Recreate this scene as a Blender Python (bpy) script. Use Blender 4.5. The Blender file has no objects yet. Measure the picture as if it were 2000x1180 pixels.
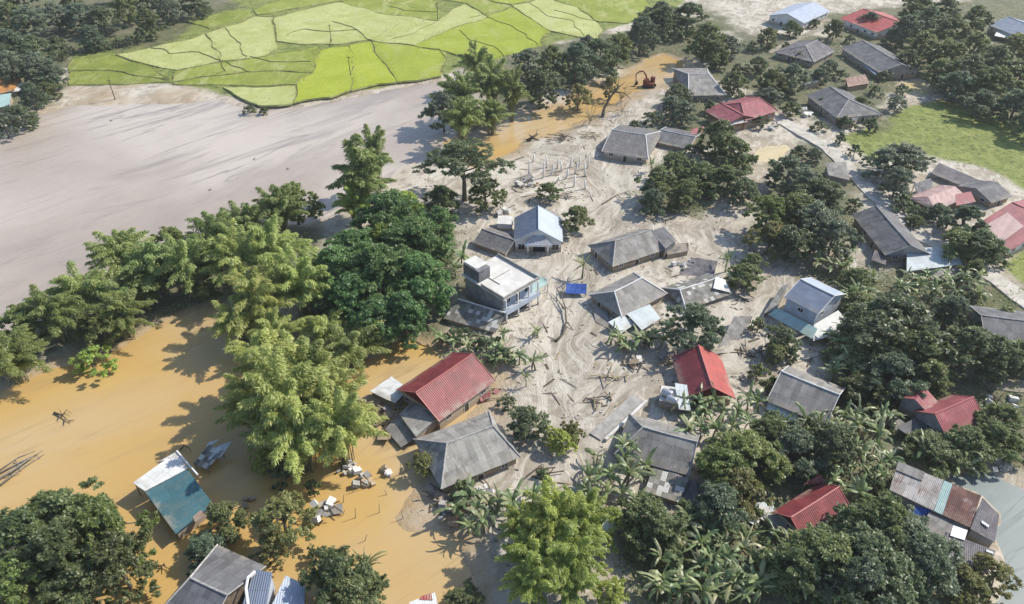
import bpy, math, random
import numpy as np
from mathutils import Vector, Matrix, noise as mn
R = math.radians
random.seed(7); rng = np.random.default_rng(7)
sc = bpy.context.scene
COL = sc.collection

# ---------------------------------------------------------------- camera, sky, sun, exposure
CAM_H, PITCH, FPX = 90.0, 37.0, 1450.0
cd = bpy.data.cameras.new('camera'); cam = bpy.data.objects.new('camera', cd); COL.objects.link(cam)
cam.location = (0, 0, CAM_H); cam.rotation_euler = (R(90 - PITCH), 0, 0)
cd.sensor_width = 36.0; cd.lens = 36.0 * FPX / 2000.0; cd.clip_start = 0.5; cd.clip_end = 9000
sc.camera = cam
SUN_AZ, SUN_EL = R(66), R(43)           # azimuth clockwise from +Y
w = bpy.data.worlds.new('World'); sc.world = w; w.use_nodes = True
nt = w.node_tree; bg = nt.nodes['Background']
sky = nt.nodes.new('ShaderNodeTexSky'); sky.sky_type = 'NISHITA'; sky.sun_disc = False
sky.sun_elevation = SUN_EL; sky.sun_rotation = SUN_AZ; sky.altitude = 300
nt.links.new(sky.outputs[0], bg.inputs[0]); bg.inputs[1].default_value = 0.15
sl = bpy.data.lights.new('sun', 'SUN'); so = bpy.data.objects.new('sun', sl); COL.objects.link(so)
sl.energy = 4.3; sl.angle = R(0.5); sl.color = (1.0, 0.935, 0.82)
sd_ = Vector((math.sin(SUN_AZ) * math.cos(SUN_EL), math.cos(SUN_AZ) * math.cos(SUN_EL), math.sin(SUN_EL)))
so.rotation_euler = sd_.to_track_quat('Z', 'Y').to_euler(); so.location = (120, 80, 150)
sc.view_settings.view_transform = 'Standard'; sc.view_settings.look = 'None'
sc.view_settings.exposure = 0.46; sc.view_settings.gamma = 1.0
sc.cycles.max_bounces = 8; sc.cycles.volume_bounces = 0; sc.cycles.transparent_max_bounces = 4

# ---------------------------------------------------------------- survey: a sighting on the photograph to a point of the terrain
_c, _s = math.cos(R(PITCH)), math.sin(R(PITCH))
def U(px, py, z=0.0):
    a = (px - 1000) / FPX; b = (590 - py) / FPX
    d = (a, _c + b * _s, -_s + b * _c)
    t = (z - CAM_H) / d[2]
    return Vector((d[0] * t, d[1] * t, z))
def UP(pts, z=0.0): return [U(x, y, z) for x, y in pts]

# ---------------------------------------------------------------- object helpers
def tag(o, label=None, cat=None, group=None, kind=None):
    if label: o['label'] = label
    if cat: o['category'] = cat
    if group: o['group'] = group
    if kind: o['kind'] = kind
    return o
def empty(name, loc, label, cat, group=None):
    o = bpy.data.objects.new(name, None); COL.objects.link(o); o.location = loc; o.empty_display_size = 0.5
    return tag(o, label, cat, group)
class MB:
    def __init__(s): s.v = []; s.f = []; s.uv = []; s.sm = False
    def face(s, pts, uv=None):
        n = len(s.v); s.v += [tuple(p) for p in pts]; s.f.append(tuple(range(n, n + len(pts))))
        s.uv.append(uv if uv else [(p[0], p[1]) for p in pts])
    def box(s, o, ax, ay, az):          # corner o and three edge vectors
        o, ax, ay, az = Vector(o), Vector(ax), Vector(ay), Vector(az)
        p = [o, o + ax, o + ax + ay, o + ay]; q = [k + az for k in p]
        lx, ly, lz = ax.length, ay.length, az.length
        s.face([p[3], p[2], p[1], p[0]], [(0, ly), (lx, ly), (lx, 0), (0, 0)])
        s.face(q, [(0, 0), (lx, 0), (lx, ly), (0, ly)])
        for i in range(4):
            j = (i + 1) % 4; l = lx if i % 2 == 0 else ly
            s.face([p[i], p[j], q[j], q[i]], [(0, 0), (l, 0), (l, lz), (0, lz)])
    def cbox(s, c, sx, sy, sz, yaw=0, tilt=None):
        m = Matrix.Rotation(yaw, 3, 'Z')
        if tilt: m = m @ Matrix.Rotation(tilt[0], 3, 'X') @ Matrix.Rotation(tilt[1], 3, 'Y')
        ax, ay, az = m @ Vector((sx, 0, 0)), m @ Vector((0, sy, 0)), m @ Vector((0, 0, sz))
        s.box(Vector(c) - ax / 2 - ay / 2 - az / 2, ax, ay, az)
    def tube(s, pts, rad, n=6, cap=True):
        pts = [Vector(p) for p in pts]; rings = []
        for i, p in enumerate(pts):
            t = (pts[min(i + 1, len(pts) - 1)] - pts[max(i - 1, 0)]).normalized()
            a = t.orthogonal().normalized() if i == 0 else (a - t * a.dot(t)).normalized()
            b = t.cross(a); r = rad[i] if isinstance(rad, (list, tuple)) else rad
            rings.append([p + (a * math.cos(2 * math.pi * k / n) + b * math.sin(2 * math.pi * k / n)) * r for k in range(n)])
        base = len(s.v)
        for rg in rings: s.v += [tuple(p) for p in rg]
        for i in range(len(rings) - 1):
            for k in range(n):
                s.f.append((base + i * n + k, base + i * n + (k + 1) % n, base + (i + 1) * n + (k + 1) % n, base + (i + 1) * n + k))
                s.uv.append([(k, i), (k + 1, i), (k + 1, i + 1), (k, i + 1)])
        if cap:
            s.f.append(tuple(base + k for k in range(n))[::-1]); s.uv.append([(0, 0)] * n)
            l = base + (len(rings) - 1) * n
            s.f.append(tuple(l + k for k in range(n))); s.uv.append([(0, 0)] * n)
    def patch(s, e0, e1, r0, r1, th=.08, jit=.03, cell=.9, u0=0.0, sag=0.0):
        e0, e1, r0, r1 = map(Vector, (e0, e1, r0, r1))
        L = max((e1 - e0).length, (r1 - r0).length); Wd = max((r0 - e0).length, (r1 - e1).length)
        nu = max(2, int(L / cell)); nv = max(2, int(Wd / cell))
        ud = (e1 - e0); ud = ud.normalized() if ud.length > .01 else (r1 - r0).normalized()
        nrm = ud.cross(((r0 + r1) - (e0 + e1)).normalized()).normalized()
        if nrm.z < 0: nrm = -nrm
        vd = nrm.cross(ud).normalized()
        P = []
        for j in range(nv + 1):
            for i in range(nu + 1):
                a, b = i / nu, j / nv
                p = (e0.lerp(e1, a)).lerp(r0.lerp(r1, a), b)
                dz = jit * mn.noise(p * .55 + Vector((3.3, 1.7, 0))) + jit * .8 * mn.noise(p * 1.7)
                dz -= sag * 4 * a * (1 - a) * b
                P.append(p + Vector((0, 0, dz)))
        base = len(s.v); n = len(P)
        s.v += [tuple(p) for p in P]; s.v += [tuple(p - nrm * th) for p in P]
        uvp = [((p - e0).dot(ud) + u0, (p - e0).dot(vd)) for p in P]
        def ix(i, j): return j * (nu + 1) + i
        flip = (P[ix(1, 0)] - P[0]).cross(P[ix(0, 1)] - P[0]).z < 0
        for j in range(nv):
            for i in range(nu):
                q = [ix(i, j), ix(i + 1, j), ix(i + 1, j + 1), ix(i, j + 1)]
                if flip: q = q[::-1]
                s.f.append(tuple(base + k for k in q)); s.uv.append([uvp[k] for k in q])
                s.f.append(tuple(base + n + k for k in q[::-1])); s.uv.append([uvp[k] for k in q[::-1]])
        edge = [ix(i, 0) for i in range(nu)] + [ix(nu, j) for j in range(nv)] + [ix(i, nv) for i in range(nu, 0, -1)] + [ix(0, j) for j in range(nv, 0, -1)]
        for k in range(len(edge)):
            a, b = edge[k], edge[(k + 1) % len(edge)]
            s.f.append((base + a, base + b, base + n + b, base + n + a) if flip else (base + b, base + a, base + n + a, base + n + b))
            s.uv.append([uvp[a], uvp[b], uvp[b], uvp[a]])
    def build(s, name, mat, parent=None, smooth=False):
        off = Vector(parent.location) if parent and parent.parent is None else Vector((0, 0, 0))
        if parent and parent.parent is not None: off = Vector(parent.parent.location)
        me = bpy.data.meshes.new(name)
        me.from_pydata([(x - off.x, y - off.y, z - off.z) for x, y, z in s.v], [], s.f)
        uvl = me.uv_layers.new(name='uv')
        flat = [c for f in s.uv for p in f for c in p]
        uvl.data.foreach_set('uv', flat)
        if smooth: me.polygons.foreach_set('use_smooth', [True] * len(me.polygons))
        me.materials.append(mat)
        o = bpy.data.objects.new(name, me); COL.objects.link(o)
        if parent: o.parent = parent
        return o
def thing(mb, name, mat, label, cat, group=None, loc=None, smooth=False):   # a thing that is one mesh, origin at its base
    v = np.array(mb.v); c = Vector((v[:, 0].mean(), v[:, 1].mean(), v[:, 2].min())) if loc is None else Vector(loc)
    mb.v = [(x - c.x, y - c.y, z - c.z) for x, y, z in mb.v]
    o = mb.build(name, mat, None, smooth); o.location = c
    return tag(o, label, cat, group)

# ---------------------------------------------------------------- material helpers
class N:
    def __init__(s, name):
        s.m = bpy.data.materials.new(name); s.m.use_nodes = True; s.t = s.m.node_tree
        s.bsdf = s.t.nodes['Principled BSDF']; s.out = s.t.nodes['Material Output']
    def n(s, typ, **kw):
        x = s.t.nodes.new('ShaderNode' + typ)
        for k, v in kw.items(): setattr(x, k, v)
        return x
    def lk(s, a, b): s.t.links.new(a, b)
    def put(s, sock, v):
        if hasattr(v, 'is_linked') or hasattr(v, 'links'): s.lk(v, sock)
        else: sock.default_value = v
    def coord(s, which='Object'): return s.n('TexCoord').outputs[which]
    def uv(s): x = s.n('UVMap'); x.uv_map = 'uv'; return x.outputs[0]
    def map(s, vec, scale=(1, 1, 1), loc=(0, 0, 0), rot=(0, 0, 0)):
        x = s.n('Mapping'); s.lk(vec, x.inputs[0]); x.inputs['Scale'].default_value = scale; x.inputs['Location'].default_value = loc; x.inputs['Rotation'].default_value = rot
        return x.outputs[0]
    def aniso(s, vec, along, rot):          # stretched along direction rot (radians from +X)
        x = s.n('Mapping', vector_type='TEXTURE'); s.lk(vec, x.inputs[0]); x.inputs['Scale'].default_value = (along, 1, 1); x.inputs['Rotation'].default_value = (0, 0, rot)
        return x.outputs[0]
    def noise(s, vec, scale, detail=4, rough=.55, dist=0):
        x = s.n('TexNoise'); s.lk(vec, x.inputs['Vector']); x.inputs['Scale'].default_value = scale
        x.inputs['Detail'].default_value = detail; x.inputs['Roughness'].default_value = rough; x.inputs['Distortion'].default_value = dist
        return x.outputs['Fac']
    def ramp(s, fac, a, b, lo=0.0, hi=1.0):           # smooth step a..b
        x = s.n('MapRange', interpolation_type='SMOOTHSTEP'); s.lk(fac, x.inputs[0])
        x.inputs[1].default_value = a; x.inputs[2].default_value = b; x.inputs[3].default_value = lo; x.inputs[4].default_value = hi
        return x.outputs[0]
    def math(s, op, a, b=0.0, c=None):
        x = s.n('Math', operation=op); s.put(x.inputs[0], a); s.put(x.inputs[1], b)
        if c is not None: s.put(x.inputs[2], c)
        return x.outputs[0]
    def mix(s, fac, a, b, mode='MIX'):
        x = s.n('Mix', data_type='RGBA', blend_type=mode); s.put(x.inputs[0], fac)
        for k, v in ((6, a), (7, b)):
            if isinstance(v, tuple): v = v if len(v) == 4 else (*v, 1)
            s.put(x.inputs[k], v)
        return x.outputs[2]
    def bump(s, h, strength=.5, dist=.1, prev=None):
        x = s.n('Bump'); x.inputs['Strength'].default_value = strength; x.inputs['Distance'].default_value = dist
        s.lk(h, x.inputs['Height'])
        if prev: s.lk(prev, x.inputs['Normal'])
        return x.outputs[0]
    def fin(s, col, rough=.8, nrm=None, spec=.3, metal=0.0):
        s.put(s.bsdf.inputs['Base Color'], (*col, 1) if isinstance(col, tuple) and len(col) == 3 else col)
        s.put(s.bsdf.inputs['Roughness'], rough); s.bsdf.inputs['Specular IOR Level'].default_value = spec
        s.bsdf.inputs['Metallic'].default_value = metal
        if nrm: s.lk(nrm, s.bsdf.inputs['Normal'])
        return s.m
def plain(name, col, rough=.8, var=.35, scale=3.0, spec=.25, silt=0.0):
    m = N(name); v = m.coord()
    n1 = m.noise(v, scale, 5); n2 = m.noise(v, scale * 9, 3)
    d = tuple(c * (1 - var) for c in col)
    c = m.mix(m.ramp(n1, .35, .65), d, col); c = m.mix(m.ramp(n2, .45, .75, 0, .35), c, tuple(min(1, k * 1.25) for k in col))
    if silt:                                   # silt line left by the flood on the walls
        sz = m.n('SeparateXYZ'); m.lk(v, sz.inputs[0]); c = m.mix(m.ramp(m.math('ADD', sz.outputs[2], m.math('MULTIPLY', n1, -.7)), silt - .1, silt - .45, 0, .85), c, (.33, .26, .18))
    return m.fin(c, rough, m.bump(n2, .25, .03), spec)
def roof_mat(name, col, stain, pitch=.22, amt=.6, sheet=(1.0, 1.9), sheetvar=.25, rough=.7, bumpd=.03, patch=None, spec=.3, light=None, metal=0.0):
    """sheet roofing: corrugation along the slope, sheet-to-sheet colour change, run-down stains, blotches"""
    m = N(name); uv = m.uv(); sx = m.n('SeparateXYZ'); m.lk(uv, sx.inputs[0]); u, v = sx.outputs[0], sx.outputs[1]
    oi = m.n('ObjectInfo')
    cs = m.math('SINE', m.math('MULTIPLY', u, 2 * math.pi / pitch))
    fu = m.math('FLOOR', m.math('DIVIDE', u, sheet[0])); fv = m.math('FLOOR', m.math('DIVIDE', v, sheet[1]))
    cb = m.n('CombineXYZ'); m.lk(fu, cb.inputs[0]); m.lk(fv, cb.inputs[1]); m.lk(oi.outputs['Random'], cb.inputs[2])
    wn = m.n('TexWhiteNoise', noise_dimensions='3D'); m.lk(cb.outputs[0], wn.inputs[0]); rnd = wn.outputs['Value']
    cv = m.n('CombineXYZ'); m.lk(u, cv.inputs[0]); m.lk(v, cv.inputs[1]); m.lk(m.math('MULTIPLY', oi.outputs['Random'], 40), cv.inputs[2])
    st = m.noise(m.map(cv.outputs[0], (1.6, .22, 1)), 1.3, 5, .65)
    bl = m.noise(m.map(cv.outputs[0], (1, 1, 1)), .45, 6, .65); fine = m.noise(m.map(cv.outputs[0], (1, .5, 1)), 5, 4, .7)
    lo = tuple(c * (1 - sheetvar) for c in col); hi = tuple(min(1, c * (1 + sheetvar)) for c in col)
    c = m.mix(rnd, lo, hi)
    c = m.mix(m.ramp(st, .48, .72, 0, amt), c, stain)
    c = m.mix(m.ramp(bl, .5, .72, 0, amt * .8), c, stain)
    if light: c = m.mix(m.ramp(bl, .46, .30, 0, .7), c, light)
    if patch:
        wn2 = m.n('TexWhiteNoise', noise_dimensions='3D'); mp = m.map(cb.outputs[0], (1, 1, 1), (17, 5, 3)); m.lk(mp, wn2.inputs[0])
        c = m.mix(m.ramp(wn2.outputs['Value'], 1 - patch[1] - .01, 1 - patch[1] + .01), c, patch[0])
    c = m.mix(m.ramp(fine, .5, .8, 0, .35), c, tuple(k * .6 for k in col))
    edge = m.ramp(m.math('FRACT', m.math('DIVIDE', v, sheet[1])), .0, .045, 1, 0)
    c = m.mix(m.math('MULTIPLY', edge, .45), c, tuple(k * .45 for k in stain))
    md = m.math('MULTIPLY', m.ramp(v, 1.7, .1), m.ramp(bl, .42, .6)); c = m.mix(m.math('MULTIPLY', md, .55), c, (.33, .285, .225))
    nb = m.bump(cs, .7, bumpd); nb = m.bump(m.math('ADD', fine, m.math('MULTIPLY', edge, -.6)), .35, .04, nb)
    return m.fin(c, rough, nb, spec, metal)
def foliage(name, dark, light, tip=None, trans=.48):
    m = N(name); at = m.n('Attribute', attribute_name='lv'); oi = m.n('ObjectInfo')
    sp = m.n('SeparateColor'); m.lk(at.outputs['Color'], sp.inputs[0])
    c = m.mix(sp.outputs[0], dark, light)
    if tip: c = m.mix(m.math('MULTIPLY', sp.outputs[1], .8), c, tip)  # paler tone on random leaves: leaf glints put into the colour
    hs = m.n('HueSaturation'); m.lk(c, hs.inputs['Color'])
    m.lk(m.math('ADD', .482, m.math('MULTIPLY', oi.outputs['Random'], .036)), hs.inputs['Hue'])
    m.lk(m.math('ADD', .8, m.math('MULTIPLY', m.math('FRACT', m.math('MULTIPLY', oi.outputs['Random'], 7.3)), .45)), hs.inputs['Value'])
    col = hs.outputs[0]
    m.fin(col, .42, None, .5)
    tr = m.n('BsdfTranslucent'); m.lk(m.mix(.5, col, (*[min(1, k * 1.5) for k in light], 1)), tr.inputs[0])
    mx = m.n('MixShader'); mx.inputs[0].default_value = trans
    m.lk(m.bsdf.outputs[0], mx.inputs[1]); m.lk(tr.outputs[0], mx.inputs[2]); m.lk(mx.outputs[0], m.out.inputs[0])
    return m.m
# ---------------------------------------------------------------- terrain: one heightfield; water lies at z = 0 and the shores emerge from it
FLOOD = UP([(-330, 880), (-60, 800), (0, 768), (100, 722), (215, 700), (300, 645), (425, 590), (460, 640), (500, 700), (600, 690), (740, 700), (785, 668), (850, 686), (890, 715),
            (965, 752), (935, 790), (890, 828), (840, 852), (828, 905), (838, 940), (800, 975), (770, 1010), (800, 1035), (868, 1035), (908, 1055), (932, 1130), (900, 1200), (870, 1330), (-700, 1500)])
CREEK = UP([(925, 285), (990, 238), (1100, 200), (1170, 165), (1240, 135), (1295, 108), (1336, 120), (1332, 148), (1290, 165), (1240, 180), (1190, 205), (1110, 248), (1040, 272), (965, 312), (930, 322)])
RIVER = UP([(-560, 420), (-160, 300), (0, 254), (75, 226), (150, 204), (320, 202), (420, 196), (490, 216), (590, 209), (660, 196), (730, 181), (820, 164), (900, 150), (955, 165), (900, 280), (800, 325), (720, 365), (670, 418), (600, 440),
            (520, 440), (380, 480), (210, 560), (100, 610), (0, 655), (-160, 730), (-600, 950)])
POND = UP([(1846, 922), (1885, 912), (1935, 925), (1968, 960), (2080, 975), (2300, 1250), (1990, 1300), (1945, 1180), (1962, 1090), (1952, 1010), (1915, 968)])
MUDPOOLS = [UP([(1470, 295), (1500, 278), (1545, 275), (1568, 292), (1535, 312), (1480, 318)]), UP([(1755, 160), (1800, 155), (1832, 180), (1800, 200), (1770, 185)])]
GRASS = [UP(p) for p in ([(1640, 268), (1725, 245), (1760, 215), (1835, 196), (2010, 245), (2200, 300), (2100, 420), (2000, 372), (1900, 330), (1840, 312), (1780, 300), (1700, 320)],
         [(1938, 520), (2100, 470), (2250, 600), (2020, 590)], [(1860, 590), (1980, 575), (1990, 625), (1870, 640)], [(260, 110), (300, 60), (430, 40), (440, 62), (290, 110)], [(150, 90), (290, 62), (300, 100), (170, 112)],
         [(128, 168), (145, 105), (300, 55), (420, 20), (600, -70), (1340, -70), (1330, 20), (1200, 60), (1000, 110), (865, 150), (720, 176), (640, 194), (570, 201), (480, 190), (330, 165)])]
UNDER = [UP(p) for p in ([(-300, 20), (0, -60), (420, -60), (460, 20), (290, 100), (140, 110), (125, 170), (80, 215), (0, 250), (-300, 330)],
         [(1590, 30), (2300, -30), (2300, 330), (1990, 235), (1835, 190), (1720, 180), (1640, 80)],
         [(1600, 540), (1760, 520), (2250, 600), (2200, 900), (1860, 890), (1740, 870), (1600, 900), (1480, 880), (1500, 800), (1660, 760), (1610, 680)],
         [(1400, 900), (1500, 860), (1750, 900), (1760, 1010), (1930, 1110), (1940, 1250), (1260, 1250), (1200, 1060), (1330, 1020), (1380, 960)],
         [(1250, 330), (1330, 300), (1450, 310), (1470, 380), (1380, 420), (1270, 420)], [(1470, 380), (1600, 300), (1680, 350), (1670, 480), (1560, 490), (1470, 450)],
         [(1385, 150), (1440, 70), (1560, 70), (1720, 90), (1760, 170), (1720, 260), (1560, 235), (1440, 180)], [(1490, 300), (1590, 270), (1700, 340), (1680, 420)], [(1300, 190), (1400, 190), (1420, 300), (1280, 270)],
         [(860, 170), (960, 120), (1400, 20), (1440, 110), (1230, 130), (1000, 225), (890, 285)],
         [(600, 700), (640, 480), (880, 420), (890, 600), (840, 660), (740, 690)], [(-100, 660), (200, 520), (600, 400), (640, 470), (460, 600), (300, 640), (100, 715), (-100, 770)])]
# flows: where silt was dragged along (for streaks in the mud)
FLOWS = [UP(p) for p in ([(1210, 200), (1195, 330), (1195, 430), (1135, 510), (1100, 600), (1085, 700), (1100, 790), (1110, 860), (1060, 950), (960, 1010), (850, 1060)],
         [(1420, 400), (1330, 450), (1480, 560), (1420, 640), (1290, 700), (1190, 740), (1120, 800)], [(1560, 480), (1500, 560), (1460, 700), (1480, 740), (1330, 700)],
         [(1050, 300), (1150, 330), (1200, 400)], [(1330, 1180), (1220, 1040), (1150, 960), (1100, 900)])]
def chaikin(p, n=3):
    for _ in range(n): p = [p[0]] + [q for a, b in zip(p[:-1], p[1:]) for q in (a.lerp(b, .25), a.lerp(b, .75))] + [p[-1]]
    return p
FLOWS = [chaikin(f) for f in FLOWS]
def arr(p): return np.array([(q[0], q[1]) for q in p])
def sdf(P, poly):
    a = arr(poly); b = np.roll(a, -1, 0); d2 = np.full(len(P), 1e18); ins = np.zeros(len(P), bool)
    for (ax, ay), (bx, by) in zip(a, b):
        ex, ey = bx - ax, by - ay; wx, wy = P[:, 0] - ax, P[:, 1] - ay
        t = np.clip((wx * ex + wy * ey) / (ex * ex + ey * ey + 1e-9), 0, 1)
        d2 = np.minimum(d2, (wx - t * ex) ** 2 + (wy - t * ey) ** 2)
        c = (ay > P[:, 1]) != (by > P[:, 1])
        with np.errstate(divide='ignore', invalid='ignore'): xi = ax + (P[:, 1] - ay) * ex / (ey if ey else 1e-9)
        ins ^= c & (P[:, 0] < xi)
    d = np.sqrt(d2); return np.where(ins, -d, d)
def vnoise(X, Y, scale, seed):
    g = np.random.default_rng(seed).random((256, 256)) * 2 - 1
    x, y = X / scale + 100.3, Y / scale + 100.7; xi, yi = np.floor(x).astype(int), np.floor(y).astype(int); fx, fy = x - xi, y - yi
    fx, fy = fx * fx * (3 - 2 * fx), fy * fy * (3 - 2 * fy); A = lambda i, j: g[(xi + i) % 256, (yi + j) % 256]
    return (A(0, 0) * (1 - fx) + A(1, 0) * fx) * (1 - fy) + (A(0, 1) * (1 - fx) + A(1, 1) * fx) * fy
def fbm(X, Y, scale, seed, oct=4):
    return sum(vnoise(X, Y, scale / 2 ** k, seed + k) / 2 ** k for k in range(oct)) / 1.6
def sm(x, a, b): t = np.clip((x - a) / (b - a), 0, 1); return t * t * (3 - 2 * t)
STEP = 0.9
gx = np.concatenate([[-4000, -2000, -1000, -600, -420, -330], np.arange(-260, 261, STEP), [330, 420, 600, 1000, 2000, 4000]])
gy = np.concatenate([[-2000, -800, -300, -100, -30, 5], np.arange(25, 425, STEP), [500, 620, 800, 1200, 2500, 6000]])
GX, GY = np.meshgrid(gx, gy); P = np.stack([GX.ravel(), GY.ravel()], 1); X, Y = P[:, 0], P[:, 1]
n1 = fbm(X, Y, 9, 11); n2 = fbm(X, Y, 3, 21, 3); n3 = fbm(X, Y, 30, 31)
dfl = np.minimum(sdf(P, FLOOD), sdf(P, CREEK)); drv = sdf(P, RIVER); dpd = sdf(P, POND)
for mp in MUDPOOLS: dfl_mp = sdf(P, mp); dpd = np.minimum(dpd, dfl_mp + 1.5)
sd = np.minimum(np.minimum(dfl, drv), dpd) + n1 * 2.2 + n2 * .7
hgt = np.where(sd > 0, .75 * np.tanh(sd / 6) + .05, .9 * np.tanh(sd / 5)) + (n2 * .10 + n1 * .14) * sm(sd, 0, 5)
dgr = np.min([sdf(P, g) for g in GRASS], 0); dun = np.min([sdf(P, g) for g in UNDER], 0)
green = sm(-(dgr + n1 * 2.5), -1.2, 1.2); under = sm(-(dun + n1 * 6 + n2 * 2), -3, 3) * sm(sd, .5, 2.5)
wet = 1 - sm(sd + n1 * 2.5, 0.2, 6.5); wet = np.where(np.minimum(drv, dpd) < dfl, wet * .25, wet)
BROWN = UP([(60, 228), (108, 192), (128, 166), (330, 166), (480, 188), (505, 207), (420, 207), (320, 208), (150, 214)]); wet = np.maximum(wet, .75 * (1 - sm(sdf(P, BROWN) + n1 * 4, -2, 3)) * np.clip(.5 + n1 * 1.4 + n2 * .5, 0, 1))
S = np.zeros(len(P)); T = np.zeros(len(P)); best = np.full(len(P), 1e9)
for fl in FLOWS:
    a = arr(fl); s0 = 0
    for (ax, ay), (bx, by) in zip(a[:-1], a[1:]):
        ex, ey = bx - ax, by - ay; L = math.hypot(ex, ey); t = np.clip(((X - ax) * ex + (Y - ay) * ey) / (L * L), 0, 1)
        qx, qy = X - ax - t * ex, Y - ay - t * ey; d = np.hypot(qx, qy); sg = np.sign(ex * qy - ey * qx); m = d < best
        best[m] = d[m]; S[m] = s0 + t[m] * L; T[m] = (d * sg)[m]; s0 += L
T = T + fbm(X, Y, 16, 91) * 4.5 + fbm(X, Y, 5, 95, 3) * 1.3; S = S + fbm(X, Y, 12, 97) * 5
flow = (1 - sm(best + n1 * 7, 3, 12)) * (1 - under)
hgt += flow * (np.sin(T * 1.9 + n1 * 4) * .03 + fbm(S * .25, T * 1.6, 2.2, 51, 3) * .05 + fbm(X, Y, 2.4, 61, 3) * .08) * sm(sd, 0, 3)
hgt -= .25 * (1 - sm(best, 1.5, 6)) * sm(sd, 2, 8)
def gz(x, y):
    i = int(np.clip(np.searchsorted(gx, x) - 1, 0, len(gx) - 2)); j = int(np.clip(np.searchsorted(gy, y) - 1, 0, len(gy) - 2))
    fx = (x - gx[i]) / (gx[i + 1] - gx[i]); fy = (y - gy[j]) / (gy[j + 1] - gy[j]); h = HG
    return float((h[j, i] * (1 - fx) + h[j, i + 1] * fx) * (1 - fy) + (h[j + 1, i] * (1 - fx) + h[j + 1, i + 1] * fx) * fy)
HG = hgt.reshape(GX.shape)
def ga(A, x, y):
    i = int(np.clip(np.searchsorted(gx, x) - 1, 0, len(gx) - 2)); j = int(np.clip(np.searchsorted(gy, y) - 1, 0, len(gy) - 2)); return float(A.reshape(GX.shape)[j, i])
nx, ny = len(gx), len(gy)
ii, jj = np.meshgrid(np.arange(nx - 1), np.arange(ny - 1)); q = (jj * nx + ii).ravel()
me = bpy.data.meshes.new('ground'); me.vertices.add(len(P)); me.vertices.foreach_set('co', np.stack([X, Y, hgt], 1).ravel())
F4 = np.stack([q, q + 1, q + nx + 1, q + nx], 1); me.loops.add(F4.size); me.loops.foreach_set('vertex_index', F4.ravel())
me.polygons.add(len(F4)); me.polygons.foreach_set('loop_start', np.arange(0, F4.size, 4)); me.polygons.foreach_set('use_smooth', np.ones(len(F4), bool))
me.update(); me.validate()
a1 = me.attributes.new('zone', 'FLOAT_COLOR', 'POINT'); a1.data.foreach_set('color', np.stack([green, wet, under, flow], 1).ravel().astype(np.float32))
a2 = me.attributes.new('drag', 'FLOAT_VECTOR', 'POINT'); a2.data.foreach_set('vector', np.stack([S, T, np.zeros(len(S))], 1).ravel().astype(np.float32))
g = bpy.data.objects.new('ground', me); COL.objects.link(g); tag(g, kind='structure')
m = N('silt_ground'); at = m.n('Attribute', attribute_name='zone'); dr = m.n('Attribute', attribute_name='drag')
sp = m.n('SeparateColor'); m.lk(at.outputs['Color'], sp.inputs[0]); zg, zw, zu, zf = sp.outputs[0], sp.outputs[1], sp.outputs[2], at.outputs['Alpha']
v = m.coord(); na = m.noise(v, .07, 6, .6, .6); nb = m.noise(v, .3, 6, .62, .8); nc = m.noise(v, 1.6, 5, .65); nd = m.noise(v, 6, 4, .7)
stv = m.map(dr.outputs['Vector'], (.055, .8, 1)); ns = m.noise(stv, 1.0, 6, .65, .5); ns2 = m.noise(m.map(dr.outputs['Vector'], (.12, 2.6, 1)), 1.0, 4, .6, .4)
nv = m.noise(m.aniso(v, 2.6, R(65)), .42, 5, .6, 1.2)
c = m.mix(m.ramp(na, .42, .60), (.33, .29, .23), (.50, .46, .385))
c = m.mix(m.ramp(nb, .50, .64, 0, .8), c, (.21, .175, .135)); c = m.mix(m.ramp(nv, .5, .62, 0, .75), c, (.55, .51, .445))
c = m.mix(m.ramp(nc, .52, .78, 0, .55), c, (.27, .225, .175))
fs = m.mix(m.ramp(ns, .42, .58), (.25, .215, .17), (.49, .455, .39)); fs = m.mix(m.ramp(ns2, .5, .75, 0, .7), fs, (.25, .215, .175))
c = m.mix(m.math('MULTIPLY', zf, m.ramp(nb, .3, .6, .2, .75)), c, fs)
wc = m.mix(m.ramp(nb, .35, .65), (.34, .235, .12), (.42, .33, .215)); c = m.mix(m.math('MULTIPLY', zw, m.ramp(nc, .1, .6, .55, 1)), c, wc)
gc = m.mix(m.ramp(nb, .35, .65), (.13, .17, .03), (.24, .27, .075)); gc = m.mix(m.ramp(nc, .5, .72, 0, .8), gc, (.2, .19, .085)); gc = m.mix(m.ramp(m.noise(v, .8, 4, .6), .56, .64, 0, .75), gc, (.04, .06, .02)); c = m.mix(zg, c, gc)
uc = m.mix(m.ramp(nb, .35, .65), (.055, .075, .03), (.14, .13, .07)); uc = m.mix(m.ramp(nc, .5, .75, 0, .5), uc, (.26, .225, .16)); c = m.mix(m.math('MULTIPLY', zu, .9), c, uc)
c = m.mix(m.ramp(nd, .5, .8, 0, .3), c, (.2, .17, .13))
bn = m.bump(ns2, .6, .25); bn = m.bump(nc, .6, .22, bn); bn = m.bump(nd, .5, .05, bn)
me.materials.append(m.fin(c, m.ramp(zw, 0, 1, .85, .35), bn, .3))

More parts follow.
